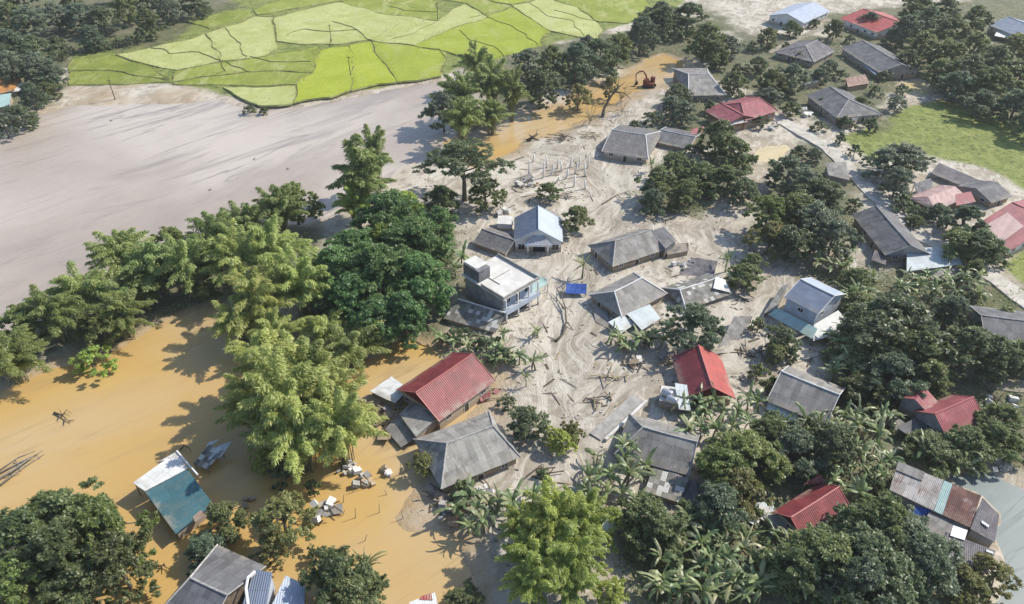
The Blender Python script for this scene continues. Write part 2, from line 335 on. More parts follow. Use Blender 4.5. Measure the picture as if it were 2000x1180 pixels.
def water(name, poly, mat, z=0.0, grow=9.0):
    a = arr(poly); c = a.mean(0); n = len(a); out = []
    area = sum(a[i][0] * a[(i + 1) % n][1] - a[(i + 1) % n][0] * a[i][1] for i in range(n)); sgn = 1 if area > 0 else -1
    for i in range(n):                         # pushed out under the banks
        e1 = a[i] - a[i - 1]; e2 = a[(i + 1) % n] - a[i]; t = e1 / np.linalg.norm(e1) + e2 / np.linalg.norm(e2); t /= np.linalg.norm(t) + 1e-6
        out.append((a[i][0] + t[1] * sgn * grow, a[i][1] - t[0] * sgn * grow, z))
    mb = MB(); mb.face(out if sgn > 0 else out[::-1]); return tag(mb.build(name, mat), kind='structure')
def water_mat(name, c0, c1, c2, rot, rough, wave, big):
    m = N(name); v = m.coord(); mv = m.aniso(v, 4.5, rot)
    n0 = m.noise(m.aniso(v, 4.5, rot), big, 6, .62, .9); n1 = m.noise(mv, big * 5, 5, .6, .7); n2 = m.noise(mv, big * 32, 4, .6, .3); n3 = m.noise(v, big * .45, 4, .5, .5)
    c = m.mix(m.ramp(n3, .40, .60), c0, c1); c = m.mix(m.ramp(n0, .52, .68, 0, .65), c, c2); c = m.mix(m.ramp(n1, .52, .74, 0, .5), c, c2)
    rg = m.math('ABSOLUTE', m.math('SUBTRACT', m.noise(m.aniso(v, 8, rot + .15), big * 1.6, 5, .6, 1.4), .5)); c = m.mix(m.math('MULTIPLY', m.ramp(rg, .02, .0, 0, .6), m.ramp(n3, .45, .6)), c, tuple(k * .72 for k in c2))
    b = m.bump(n0, .5, wave * 4); b = m.bump(n1, .6, wave, b); b = m.bump(n2, .7, wave * .3, b)
    return m.fin(c, rough, b, .35)
M_FLOOD = water_mat('muddy_flood_water', (.46, .30, .105), (.46, .345, .19), (.34, .235, .12), R(35), .1, .16, .05)
M_RIVER = water_mat('silty_river_water', (.36, .305, .255), (.48, .42, .36), (.20, .17, .155), R(40), .34, .6, .028)
M_POND = water_mat('grey_pond_water', (.12, .16, .16), (.19, .22, .215), (.10, .15, .15), R(20), .55, .015, .06)
water('flood_water', FLOOD, M_FLOOD); water('river', RIVER, M_RIVER, 0.0, 6); water('creek', CREEK, M_FLOOD, .006); water('pond', POND, M_POND, .0, 4)
M_POOL = water_mat('pale_mud_pool', (.5, .4, .2), (.56, .47, .28), (.46, .37, .2), R(10), .3, .03, .08)
for mp in MUDPOOLS: water('mud_pool', mp, M_POOL, .004, 3)

# ---------------------------------------------------------------- rice fields on the far bank
def densify(pts, step, amp, seed):
    out = []; n = len(pts)
    for i in range(n):
        a, b = Vector(pts[i]), Vector(pts[(i + 1) % n]); k = max(1, int((b - a).length / step))
        for j in range(k):
            p = a.lerp(b, j / k); q = p * .09; p = p + Vector((mn.noise(q + Vector((seed, 0, 0))), mn.noise(q + Vector((0, seed, 5))), 0)) * amp; out.append(p)
    return out
def ZA(pts): return UP([(.35 * x, .35 * y) for x, y in pts], .95)
def ZB(pts): return UP([(650 + .35 * x, .35 * y) for x, y in pts], .95)
FIELDS = [('o', ZA([(420, 330), (620, 308), (720, 340), (830, 372), (930, 440), (880, 440), (700, 405), (390, 390)])),
 ('o', ZA([(388, 394), (700, 408), (880, 444), (930, 460), (700, 470), (388, 470)])),
 ('p', ZA([(640, 308), (850, 265), (1160, 188), (1235, 345), (990, 395), (830, 368)])),
 ('p', ZA([(1165, 185), (1440, 95), (1520, 95), (1550, 232), (1500, 310), (1240, 345)])),
 ('p', ZA([(1528, 95), (1850, 22), (2020, -8), (2300, 40), (2430, 90), (2250, 190), (2060, 225), (1860, 250), (1700, 250), (1560, 232)])),
 ('m', ZA([(990, 400), (1240, 350), (1500, 315), (1750, 262), (1790, 290), (1740, 400), (1380, 400), (1230, 420), (940, 460)])),
 ('m', ZA([(945, 466), (1240, 423), (1380, 405), (1735, 402), (1645, 480), (1400, 480), (960, 474)])),
 ('b', ZA([(1770, 280), (1955, 255), (1972, 380), (1975, 502), (1850, 542), (1645, 570), (1655, 480), (1742, 405)])),
 ('p', ZA([(1230, 490), (1640, 486), (1636, 575), (1450, 585), (1300, 530)])),
 ('b', ZB([(100, 250), (215, 232), (250, 300), (320, 400), (370, 460), (240, 472), (122, 505)])),
 ('l', ZB([(225, 230), (430, 265), (625, 292), (600, 425), (480, 452), (375, 458), (325, 395), (255, 300)])),
 ('m', ZB([(210, 62), (60, 12), (430, -40), (585, 10), (590, 122), (422, 97)])),
 ('l', ZB([(432, 262), (660, 162), (862, 97), (1000, 42), (1200, 172), (1150, 260), (900, 340), (625, 289)])),
 ('p', ZB([(425, 100), (590, 126), (720, 20), (860, 95), (655, 160), (435, 260), (220, 226)])),
 ('m', ZB([(600, 0), (735, -30), (1000, 36), (862, 92), (735, 20)])),
 ('p', ZB([(1005, 38), (1180, -10), (1360, 42), (1480, 122), (1500, 230), (1205, 172)])),
 ('m', ZB([(1185, -14), (1700, -30), (1800, 60), (1650, 130), (1490, 122), (1365, 42)])),
 ('o', ZA([(1050, 122), (1270, 62), (1400, 60), (1420, 92), (1180, 156)])), ('m', ZA([(1420, 52), (1700, -40), (2100, -130), (2300, -60), (1850, 14), (1440, 84)])),
 ('m', ZB([(-60, -30), (200, -110), (700, -110), (560, -50), (430, -45), (60, 8)])), ('l', ZB([(720, -110), (1500, -130), (1700, -40), (1180, -20), (1000, 30), (740, -36), (600, -10), (440, -45)]))]
def paddy_mat(name, a, b, d, bare):
    m = N(name); v = m.coord(); n0 = m.noise(v, .09, 6, .65, .5); n1 = m.noise(v, .5, 5, .65); n2 = m.noise(v, 3.5, 4, .7); n3 = m.noise(m.map(v, (1, .4, 1)), .16, 6, .7, .6)
    c = m.mix(m.ramp(n0, .36, .64), a, b); c = m.mix(m.ramp(n1, .48, .72, 0, .55), c, d); c = m.mix(m.ramp(n3, .5, .62, 0, bare), c, (.50, .50, .235)); c = m.mix(m.ramp(n3, .40, .28, 0, bare * .6), c, (.17, .185, .055))
    c = m.mix(m.ramp(n2, .48, .7, 0, .6), c, d); c = m.mix(m.ramp(m.noise(v, 1.3, 5, .7), .58, .68, 0, bare), c, tuple(k * .55 for k in d)); nb = m.bump(n2, 1, .5); nb = m.bump(n1, .6, .25, nb)
    return m.fin(c, .75, nb, .15)
PM = {'b': paddy_mat('bright_rice', (.36, .42, .035), (.42, .47, .06), (.29, .35, .03), .15), 'l': paddy_mat('lush_rice', (.32, .375, .045), (.38, .44, .06), (.25, .30, .04), .3),
      'm': paddy_mat('mid_rice', (.25, .30, .05), (.34, .38, .08), (.21, .25, .05), .6), 'p': paddy_mat('pale_rice', (.44, .47, .16), (.55, .57, .25), (.33, .37, .10), .6),
      'o': paddy_mat('olive_rice', (.21, .26, .045), (.29, .33, .065), (.19, .225, .045), .35)}
bank = MB()
for k, (t, pts) in enumerate(FIELDS):
    d = densify(pts, 2.0, 2.2, 4.0); mb = MB()
    ar = sum(d[i].x * d[(i + 1) % len(d)].y - d[(i + 1) % len(d)].x * d[i].y for i in range(len(d)))
    if ar < 0: d = d[::-1]
    mb.face([(p.x, p.y, .98 + .008 * k) for p in d]); tag(mb.build('rice_field', PM[t]), kind='structure')
    for i in range(len(d)):                        # low earth bank round the field
        a, b = d[i], d[(i + 1) % len(d)]; t_ = (b - a); nn = Vector((-t_.y, t_.x, 0)); nn.normalize(); wv = .12 + .22 * mn.noise(a * .2)
        wv2 = .12 + .22 * mn.noise(b * .2); h0 = 1.10 + .22 * mn.noise(a * .25); h1 = 1.10 + .22 * mn.noise(b * .25)
        A0, A1, B0, B1 = a - nn * (wv + .22), a + nn * (wv + .22), b - nn * (wv2 + .22), b + nn * (wv2 + .22)
        for p, h in ((A0, .7), (A1, .7), (B0, .7), (B1, .7)): p.z = h
        At = a + Vector((0, 0, h0 - a.z)); Bt = b + Vector((0, 0, h1 - b.z)); bank.face([A0, B0, Bt, At]); bank.face([At, Bt, B1, A1])
M_BANK = plain('weedy_earth_bank', (.26, .265, .10), .9, .5, .35)
tag(bank.build('field_bank', M_BANK), kind='structure')
mb = MB()
for ln in (ZA([(1240, 345), (1350, 392), (1400, 405)]), ZA([(1230, 350), (1245, 400), (1200, 420)]), ZA([(1600, 200), (1700, 165), (1830, 180), (1990, 170)]), ZA([(850, 268), (960, 300), (1120, 290), (1230, 340)]), ZA([(1260, 160), (1330, 250), (1380, 318)]), ZA([(1400, 320), (1520, 345), (1740, 345)]),
           ZB([(490, 270), (610, 282), (620, 330)]), ZB([(700, 170), (780, 230), (900, 262), (960, 320)]), ZB([(860, 98), (1000, 150), (1150, 250)]), ZB([(560, 130), (450, 190), (330, 220)]), ZB([(310, 40), (400, 60), (585, 70)]), ZB([(1100, 20), (1200, 90), (1330, 120), (1400, 200)]), ZB([(1240, 60), (1360, 90), (1480, 125)]), ZB([(770, 100), (940, 60)]), ZB([(0, 120), (100, 150), (215, 225)]), ZA([(1850, 200), (1855, 250)])):
    for a, b in zip(ln[:-1], ln[1:]):
        k = max(1, int((b - a).length / 1.5)); pp = [a.lerp(b, i / k) + Vector((mn.noise(a.lerp(b, i / k) * .15), mn.noise(a.lerp(b, i / k) * .15 + Vector((9, 0, 0))), 0)) * 1.6 for i in range(k + 1)]
        for c0_, c1_ in zip(pp[:-1], pp[1:]):
            t_ = c1_ - c0_; nn = Vector((-t_.y, t_.x, 0)).normalized() * .22; mb.face([c0_ - nn + Vector((0, 0, -.1)), c1_ - nn + Vector((0, 0, -.1)), c1_ + Vector((0, 0, .34)), c0_ + Vector((0, 0, .34))]); mb.face([c0_ + Vector((0, 0, .34)), c1_ + Vector((0, 0, .34)), c1_ + nn + Vector((0, 0, -.1)), c0_ + nn + Vector((0, 0, -.1))])
tag(mb.build('field_bank', M_BANK), kind='structure')
# roads
def road(name, pts, width, mat, z=.0, amp=.4):
    pts = UP(pts); dd = []
    for a, b in zip(pts[:-1], pts[1:]):
        k = max(1, int((b - a).length / 2))
        dd += [a.lerp(b, i / k) for i in range(k)]
    dd.append(pts[-1]); mb = MB(); prev = None
    for i, p in enumerate(dd):
        t = (dd[min(i + 1, len(dd) - 1)] - dd[max(0, i - 1)]).normalized(); n = Vector((-t.y, t.x, 0)); ww = width / 2 + amp * mn.noise(p * .3)
        h = max(gz(p.x, p.y), gz(*(p + n * ww).xy), gz(*(p - n * ww).xy)) + .14 + z
        l, r = p + n * ww, p - n * ww; l.z = r.z = h; l2, r2 = l + n * .15, r - n * .15; l2.z = r2.z = h - .6
        if prev:
            mb.face([prev[1], r, l, prev[0]]); mb.face([prev[0], l, l2, prev[2]]); mb.face([prev[3], r2, r, prev[1]])
        prev = (l, r, l2, r2)
    return tag(mb.build(name, mat), kind='structure')
M_CONC = plain('worn_concrete_lane', (.52, .49, .43), .85, .3, .5); M_DIRT = plain('silty_dirt_lane', (.30, .27, .22), .9, .35, .5)
road('lane', [(1505, 228), (1560, 262), (1612, 292), (1652, 330), (1690, 372), (1740, 420), (1800, 470), (1880, 515), (1945, 555), (1990, 590), (2060, 640)], 4.2, M_CONC, .08)
road('path', [(1830, 700), (1870, 728), (1920, 750), (1980, 762), (2080, 768)], 3.2, M_DIRT)
road('paved_strip', [(1930, 508), (1965, 488), (2010, 462), (2080, 430)], 2.6, M_CONC, .25)
road('footpath', [(1500, 108), (1560, 80), (1600, 60), (1660, 40)], 2.4, M_DIRT)
# ---------------------------------------------------------------- roofing and wall materials
G_OLD = roof_mat('old_cement_sheet', (.235, .225, .21), (.10, .093, .083), .20, .5, light=(.33, .315, .295), bumpd=.018)
G_PALE = roof_mat('pale_cement_sheet', (.29, .28, .255), (.10, .094, .082), .20, .75, light=(.42, .405, .375), sheetvar=.2, bumpd=.018)
G_DARK = roof_mat('dark_cement_sheet', (.13, .13, .137), (.06, .06, .06), .20, .5, light=(.20, .20, .20), bumpd=.018)
G_TILE = roof_mat('grey_tile', (.15, .145, .145), (.07, .068, .066), .30, .55, sheet=(.33, .36), sheetvar=.22, light=(.23, .22, .21))
G_PURP = roof_mat('violet_grey_sheet', (.145, .135, .145), (.07, .06, .06), .25, .5, light=(.22, .205, .20))
BLUE = roof_mat('blue_grey_metal', (.155, .19, .26), (.12, .145, .19), .3, .25, sheetvar=.08, rough=.45, spec=.5)
BLUEL = roof_mat('pale_blue_metal', (.36, .41, .50), (.26, .29, .35), .3, .25, sheetvar=.08, rough=.5, spec=.4)
RED = roof_mat('red_metal', (.20, .038, .043), (.105, .034, .034), .34, .6, sheet=(1.0, 2.6), sheetvar=.12, rough=.5, spec=.4, light=(.26, .065, .07), bumpd=.02)
REDB = roof_mat('bright_red_metal', (.36, .065, .055), (.23, .055, .048), .34, .6, sheet=(1.0, 2.6), sheetvar=.1, rough=.5, spec=.4)
PINK = roof_mat('faded_red_metal', (.29, .09, .10), (.18, .065, .068), .34, .6, sheet=(1.0, 2.6), sheetvar=.13, rough=.55, light=(.42, .15, .15))
PINKL = roof_mat('dusty_pink_metal', (.44, .30, .28), (.3, .19, .18), .34, .4, sheet=(1.0, 30), sheetvar=.08, rough=.6)
DRED = roof_mat('dark_red_metal', (.16, .022, .03), (.09, .018, .022), .34, .4, sheet=(1.0, 30), sheetvar=.08)
WHITE = roof_mat('white_sheet', (.66, .67, .66), (.42, .40, .36), .22, .45, sheetvar=.06, rough=.6)
SILVER = roof_mat('silver_sheet', (.52, .57, .58), (.34, .36, .36), .22, .35, sheetvar=.1, rough=.5)
TEAL = roof_mat('teal_sheet', (.045, .125, .15), (.12, .15, .14), .22, .6, sheet=(1.1, 2.4), sheetvar=.16, rough=.55)
MINT = roof_mat('pale_mint_sheet', (.36, .50, .47), (.25, .34, .32), .22, .3, sheetvar=.06, rough=.5)
ORANGE = roof_mat('orange_sheet', (.42, .20, .06), (.28, .12, .05), .3, .4)
RUSTW = roof_mat('rusty_pale_sheet', (.42, .39, .36), (.15, .075, .055), .22, .95, sheet=(.9, 2.2), sheetvar=.22, light=(.5, .49, .47))
RUSTR = roof_mat('rusty_red_sheet', (.17, .085, .07), (.085, .045, .04), .22, .8, sheet=(.9, 2.2), sheetvar=.25, light=(.36, .31, .28))
PATCHY = roof_mat('patched_sheet', (.20, .195, .175), (.08, .075, .065), .2, .7, sheet=(.8, .9), sheetvar=.35, patch=((.5, .49, .46), .22))
BROWN = roof_mat('brown_sheet', (.30, .20, .155), (.18, .12, .09), .25, .5)
SKYL = plain('white_skylight', (.72, .74, .74), .4, .08)
CAP = plain('pale_ridge_mortar', (.44, .42, .40), .8, .35, 2); CAPW = plain('white_trim', (.68, .67, .66), .6, .12); CAPR = plain('red_ridge_flashing', (.42, .15, .14), .5, .15); CAPB = plain('blue_flashing', (.48, .53, .62), .5, .12)
W_WHITE = plain('white_plaster', (.68, .67, .66), .8, .16, .6, silt=1.1); W_GREY = plain('grey_render', (.34, .33, .32), .9, .3, .6, silt=1.1); W_DARK = plain('dark_stained_concrete', (.19, .19, .20), .9, .4, .7, silt=1.1)
W_WOOD = plain('weathered_boards', (.16, .125, .09), .9, .4, 1.5, silt=1.1); W_BRICK = plain('brick_wall', (.30, .16, .11), .9, .3, 1.5, silt=1.1); W_BLUE = plain('pale_blue_plaster', (.42, .47, .54), .8, .2, .6, silt=1.1)
W_CREAM = plain('cream_plaster', (.5, .44, .33), .85, .25, .6, silt=1.1); CONC = plain('bare_concrete', (.36, .345, .32), .9, .3, .8); SLAB = plain('sunbleached_slab', (.60, .585, .55), .85, .2, .5)
M_PANE = N('window_glass').fin((.02, .024, .028), .15, None, .5); M_DOOR = plain('dark_door', (.06, .045, .035), .6, .3); M_STEEL = plain('steel', (.45, .46, .48), .35, .15); M_STEEL.node_tree.nodes['Principled BSDF'].inputs['Metallic'].default_value = .7
M_WOOD = plain('grey_driftwood', (.30, .26, .21), .9, .35, 2); M_BAMB = plain('bamboo_pole', (.36, .31, .20), .8, .3, 2); M_BARK = plain('tree_bark', (.13, .105, .08), .95, .4, 2)
M_TARP = plain('blue_tarpaulin', (.03, .085, .33), .5, .3, 1.2); M_TRAK = plain('dark_steel_track', (.04, .037, .035), .7, .3)

Z3 = Vector((0, 0, 1))
class House:
    """rectangular house under a gable or hip roof; front eave P0-P1 and ridge R0-R1 were sighted on the photograph"""
    def __init__(s, name, label, P0, P1, R0, R1, eave, rise, roof, wall, cat='house', group=None, oh=.55, hips='auto', cap=None, back=None, hipmat=None, root=None, wins=True, sag=.09, gable=None, jit=.05, hw=None, foot=None):
        ze, zr = eave + .5, eave + rise + .5
        a, b = U(*P0, ze), U(*P1, ze); u = (b - a).normalized(); n = Vector((-u.y, u.x, 0)); L = (b - a).length
        r0, r1 = U(*R0, zr), U(*R1, zr); off = (((r0 + r1) / 2) - a).dot(n); hw = hw or abs(off)
        if off < 0: n = -n
        s.a, s.u, s.n, s.L, s.W, s.ze, s.zr = a, u, n, L, 2 * hw, ze, zr
        h0, h1 = (r0 - a).dot(u), L - (r1 - a).dot(u)
        if hips == 'auto': h0 = 0 if h0 < 1.2 else min(h0, L * .45); h1 = 0 if h1 < 1.2 else min(h1, L * .45)
        else: h0, h1 = hips
        s.h0, s.h1 = h0, h1
        c = s.at(L / 2, hw, 0); s.gr = min(gz(*s.at(x, y, 0).xy) for x in (0, L) for y in (0, 2 * hw)); c.z = max(0, gz(c.x, c.y))
        s.root = root or empty(name, c, label, cat, group)
        # walls
        W = s.W; o = oh; z0 = s.gr - .4; zt = ze + .0; mb = MB()
        mb.box(s.at(o, o, z0), u * (L - 2 * o), n * (W - 2 * o), Z3 * (zt - z0 - .02 + o * rise / hw * .5))
        for (h, x, sg) in ((h0, o + .02, 1), (h1, L - o - .02, -1)):
            if h == 0:
                zb = zt - .05; k = rise * (1 - o / hw)
                p = [s.at(x, o, zb + .06), s.at(x, W - o, zb + .06), s.at(x, hw, ze + rise - .16)]; q = [k_ + u * .2 * sg for k_ in p]
                if gable: continue
                mb.face(p); mb.face(q[::-1]); mb.face([p[0], q[0], q[2], p[2]]); mb.face([p[2], q[2], q[1], p[1]])
        s.wall = mb.build('wall', wall, s.root)
        if gable:
            for (h, x, sg) in ((h0, o + .02, 1), (h1, L - o - .02, -1)):
                if h == 0:
                    p = [s.at(x, .1, zt - .3), s.at(x, W - .1, zt - .3), s.at(x, hw, ze + rise - .14)]; q = [k_ + u * .15 * sg for k_ in p]
                    g = MB(); uvt = [((k_ - a).dot(n), k_.z) for k_ in p]; g.face(p, uvt); g.face(q[::-1], uvt[::-1]); g.face([p[0], q[0], q[2], p[2]]); g.face([p[2], q[2], q[1], p[1]])
                    g.build('gable_panel', gable, s.root)
        # roof
        mb = MB(); A, B, C, D = s.at(0, 0, ze), s.at(L, 0, ze), s.at(L, W, ze), s.at(0, W, ze); Q0, Q1 = s.at(h0, hw, zr), s.at(L - h1, hw, zr)
        mb.patch(A, B, Q0, Q1, jit=jit, sag=sag)
        rb = MB() if (back or hipmat) else mb
        (rb if back else mb).patch(C, D, Q1, Q0, jit=jit, sag=sag)
        if h0: (rb if hipmat else mb).patch(D, A, Q0, Q0, jit=jit)
        if h1: (rb if hipmat else mb).patch(B, C, Q1, Q1, jit=jit)
        s.roof = mb.build('roof', roof, s.root)
        if rb is not mb and rb.f: rb.build('roof_slope' if back else 'hip_slope', back or hipmat, s.root)
        if cap:
            k = MB(); lines = [(Q0, Q1)] + ([(A, Q0), (D, Q0)] if h0 else []) + ([(B, Q1), (C, Q1)] if h1 else [])
            for p, q in lines:
                t = (q - p); nn = max(2, int(t.length / 1.2)); pts = [p.lerp(q, i / nn) + Z3 * (.06 + .02 * mn.noise(p.lerp(q, i / nn) * 2) - (sag * 4 * (i / nn) * (1 - i / nn) if (p - q).z ** 2 < .01 else 0)) for i in range(nn + 1)]
                k.tube(pts, .13, 5)
            if not h0: k.tube([A + Z3 * .04, Q0 + Z3 * .04], .07, 4); k.tube([D + Z3 * .04, Q0 + Z3 * .04], .07, 4)
            if not h1: k.tube([B + Z3 * .04, Q1 + Z3 * .04], .07, 4); k.tube([C + Z3 * .04, Q1 + Z3 * .04], .07, 4)
            k.build('ridge_cap', cap, s.root)
        if wins:
            wh = ze - max(s.gr, 0); fz = .66 if wh > 4 else .42
            if wh > 1.3:
                for (p, d, nn, ln) in ((s.at(o, o, 0), u, -n, L - 2 * o), (s.at(o, W - o, 0), u, n, L - 2 * o), (s.at(o, o, 0), n, -u, W - 2 * o), (s.at(L - o, o, 0), n, u, W - 2 * o)):
                    if nn.dot(-p) <= 0: continue
                    k = max(1, int(ln / 3.2)); zs = max(s.gr, 0) + wh * fz
                    for i in range(k):
                        x = ln * (i + .5) / k
                        if i == k // 2 and ln > 6 and wh < 4: s.opening('door', p + d * (x - .45), d, nn, .95, max(s.gr, 0) - .1, min(1.9, wh - .35), M_DOOR)
                        else: s.opening('window', p + d * (x - .5), d, nn, 1.05, zs, min(1.0, wh * .5 if wh < 2.4 else 1.0), M_PANE)
    def at(s, x, y, z): p = s.a + s.u * x + s.n * y; return Vector((p.x, p.y, z))
    def opening(s, name, p, d, nn, wd, z, h, mat, fm=None):
        p = Vector((p.x, p.y, z)); f = MB(); t = .09
        o = p + nn * .003
        f.box(o - d * t, d * (wd + 2 * t), nn * .07, Z3 * t); f.box(o - d * t + Z3 * (h - t), d * (wd + 2 * t), nn * .07, Z3 * t)
        f.box(o - d * t + Z3 * t, d * t, nn * .07, Z3 * (h - 2 * t)); f.box(o + d * wd + Z3 * t, d * t, nn * .07, Z3 * (h - 2 * t))
        if name == 'window': f.box(o + d * (wd / 2 - .03) + Z3 * t, d * .06, nn * .06, Z3 * (h - 2 * t))
        w_ = f.build(name, fm or CAPW, s.root)
        g = MB(); g.box(p + nn * .002 + Z3 * (t + .004), d * wd, nn * .03, Z3 * (h - 2 * t - .008)); g.build('pane' if name == 'window' else 'door_leaf', mat, w_)
def quad(pts, zoff=.5): return [U(x, y, z + zoff) for x, y, z in pts]
def sheet(root, pts, mat, name='roof', th=.07, jit=.03, posts=None, wall=None, sag=0, zoff=.5):
    """single-slope roof P0..P3 (px, py, height) with posts or walls below, as parts of root"""
    q = quad(pts, zoff); mb = MB(); mb.patch(q[0], q[1], q[3], q[2], th, jit, sag=sag); r = mb.build(name, mat, root)
    c = sum(q, Vector()) / 4
    if posts is not None:
        for p in q:
            k = c.lerp(p, .93); g0 = min(gz(k.x, k.y), 0.2) - .3
            mb = MB(); mb.tube([(k.x, k.y, g0), (k.x, k.y, k.z - .05)], .09, 5); mb.build('post', posts, root)
    if wall is not None:
        mb = MB(); b = [c.lerp(p, .9) for p in q]
        for i in range(4):
            p, r_ = b[i], b[(i + 1) % 4]; g0 = min(gz(p.x, p.y), gz(r_.x, r_.y)) - .4
            ins = [(p + (c - p) * .04), (r_ + (c - r_) * .04)]
            o = [Vector((p.x, p.y, g0)), Vector((r_.x, r_.y, g0)), r_ - Z3 * .1, p - Z3 * .1]; inn = [Vector((ins[0].x, ins[0].y, g0)), Vector((ins[1].x, ins[1].y, g0)), ins[1] - Z3 * .1, ins[0] - Z3 * .1]
            mb.face(o); mb.face(inn[::-1]); mb.face([o[3], o[2], inn[2], inn[3]])
        mb.build('wall', wall, root)
    return q
def shed(name, label, pts, mat, cat='shed', group=None, **kw):
    q = quad(pts); c = sum(q, Vector()) / 4; c.z = max(0, gz(c.x, c.y))
    root = empty(name, c, label, cat, group); sheet(root, pts, mat, **kw); return root
def blk(root, name, mat, corners, z0, z1, taper=0):     # upright prism on plan corners (world)
    mb = MB(); n = len(corners); b = [Vector((p.x, p.y, z0)) for p in corners]; t = [Vector((p.x, p.y, z1)) for p in corners]
    ar = sum(b[i].x * b[(i + 1) % n].y - b[(i + 1) % n].x * b[i].y for i in range(n))
    if ar < 0: b, t = b[::-1], t[::-1]
    mb.face(t, [(p.x, p.y) for p in t])
    mb.face(b[::-1])
    for i in range(n):
        j = (i + 1) % n; l = (b[j] - b[i]).length; mb.face([b[i], b[j], t[j], t[i]], [(0, 0), (l, 0), (l, z1 - z0), (0, z1 - z0)])
    return mb.build(name, mat, root)

HOUSE = {}
# --- the white house with the blue-grey gable roof, its porch
h = House('village_house', 'white house with steep blue-grey gable roof and columned front porch', (1099.8, 473.8), (1097, 427), (1055.3, 451.8), (1048.3, 401), 2.9, 3.2, BLUEL, W_WHITE, back=BLUE, cap=CAPB, oh=.35, wins=False)  # right slope paler, left darker: sun and shade set in the sheet colours
HOUSE['white'] = h
W = h.W; d = h.n; f = -h.u
mb = MB(); e0, e1 = h.at(-1.5, W * .22, h.ze + .15), h.at(-1.5, W * .78, h.ze + .15); mb.patch(e0, e1, h.at(.8, W * .42, h.ze + 1.9), h.at(.8, W * .58, h.ze + 1.9)); mb.build('porch_roof', BLUEL, h.root)
mb = MB(); mb.box(h.at(-1.3, W * .26, h.ze - .35), h.u * 1.6, d * (W * .48), Z3 * .42); mb.build('porch_beam', W_WHITE, h.root)
for y in (.29, .69):
    mb = MB(); mb.box(h.at(-1.25, W * y, -.3), h.u * .35, d * .35, Z3 * (h.ze - .05)); mb.build('porch_column', W_WHITE, h.root)
h.opening('window', h.at(.35, W * .09, 0), d, f, 1.3, 1.2, 1.5, M_PANE, W_WHITE); h.opening('window', h.at(.35, W * .78, 0), d, f, 1.3, 1.2, 1.5, M_PANE, W_WHITE)
h.opening('door', h.at(.35, W * .36, 0), d, f, 2.6, .3, 2.3, M_PANE, W_WHITE)
for x in (2.5, 6.5): h.opening('window', h.at(x, W * 0 + .35, 0), h.u, -d, 1.1, 1.3, 1.2, M_PANE, W_WHITE)
h = House('outbuilding', 'low grey tiled house leaning beside the left wall of the white house', (923, 474), (987.7, 497), (940, 446.5), (1006, 470), 1.5, 1.6, G_TILE, W_GREY, cap=CAP, oh=.4)
r = empty('water_closet', U(986, 452, .3), 'small flat-topped white outhouse behind the low grey tiled house', 'outhouse')
blk(r, 'wall', W_WHITE, [U(972, 456, 0), U(1001, 458, 0), U(1001, 444, 0), U(974, 442, 0)], -.3, 2.6); blk(r, 'roof', SLAB, [U(971, 457, 0), U(1002, 459, 0), U(1002, 443, 0), U(973, 441, 0)], 2.602, 2.75)
# --- concrete house with roof terrace
c0 = U(980.8, 577, 7); c1 = U(1044.5, 540, 7); u = (c1 - c0).normalized(); n = Vector((-u.y, u.x, 0)); L = (c1 - c0).length; Wd = 11.0
A = lambda x, y: Vector((c0.x, c0.y, 0)) + Vector((u.x * x + n.x * y, u.y * x + n.y * y, 0))
r = empty('concrete_house', A(L / 2, Wd / 2), 'unfinished two storey concrete house with bright flat roof terrace and dark stair tower', 'house')
r.location.z = .3; ZT = 6.6
blk(r, 'wall', W_BLUE, [A(.6, .3), A(L - .3, .3), A(L - .3, Wd - .2), A(.6, Wd - .2)], -.4, ZT - .25); blk(r, 'shade_tinted_wall', W_GREY, [A(.2, .1), A(.55, .1), A(.55, Wd - .2), A(.2, Wd - .2)], -.4, ZT - .26)  # left side wall greyer than the rest: its shadow is put into the colour
blk(r, 'roof_slab', SLAB, [A(-.5, -.9), A(L + .5, -.9), A(L + .5, Wd), A(-.5, Wd)], ZT - .248, ZT)
mb = MB()
mb.box(A(-.5, -.9) + Z3 * (ZT + .003), u * (L + 1), n * .22, Z3 * .55); mb.box(A(L + .28, -.65) + Z3 * (ZT + .003), u * .22, n * (Wd + .5), Z3 * .55); mb.box(A(-.5, -.65) + Z3 * (ZT + .003), u * .22, n * (Wd * .55), Z3 * .6)
mb.build('parapet', CONC, r)
blk(r, 'stair_tower', W_DARK, [A(.0, Wd - 4.6), A(2.9, Wd - 4.6), A(2.9, Wd - .1), A(.0, Wd - .1)], ZT + .004, ZT + 2.5); blk(r, 'tower_roof', SLAB, [A(.3, Wd - 3.6), A(3.3, Wd - 3.6), A(3.3, Wd + .1), A(.3, Wd + .1)], ZT + 2.504, ZT + 2.65)
mb = MB(); mb.box(A(2.4, 3.2) + Z3 * (ZT + .004), u * .12, n * 4, Z3 * .14); mb.box(A(2.6, 5.3) + Z3 * (ZT + .004), u * 4.6, n * .12, Z3 * .14); mb.build('roof_ledge', CONC, r)
blk(r, 'balcony', W_BLUE, [A(-.2, -1.3), A(L + .2, -1.3), A(L + .2, .28), A(-.2, .28)], 2.9, 3.15)
mb = MB(); mb.box(A(-.2, -1.3) + Z3 * 3.153, u * (L + .4), n * .14, Z3 * .85); mb.build('balcony_rail', W_BLUE, r)
for x in (-.1, L * .35, L * .7, L - .15):
    mb = MB(); mb.box(A(x, -1.25) + Z3 * -.3, u * .28, n * .28, Z3 * 3.19); mb.box(A(x, -1.12) + Z3 * 4.006, u * .24, n * .24, Z3 * (ZT - 4.26)); mb.build('column', W_WHITE, r)
hh = House.__new__(House); hh.root = r
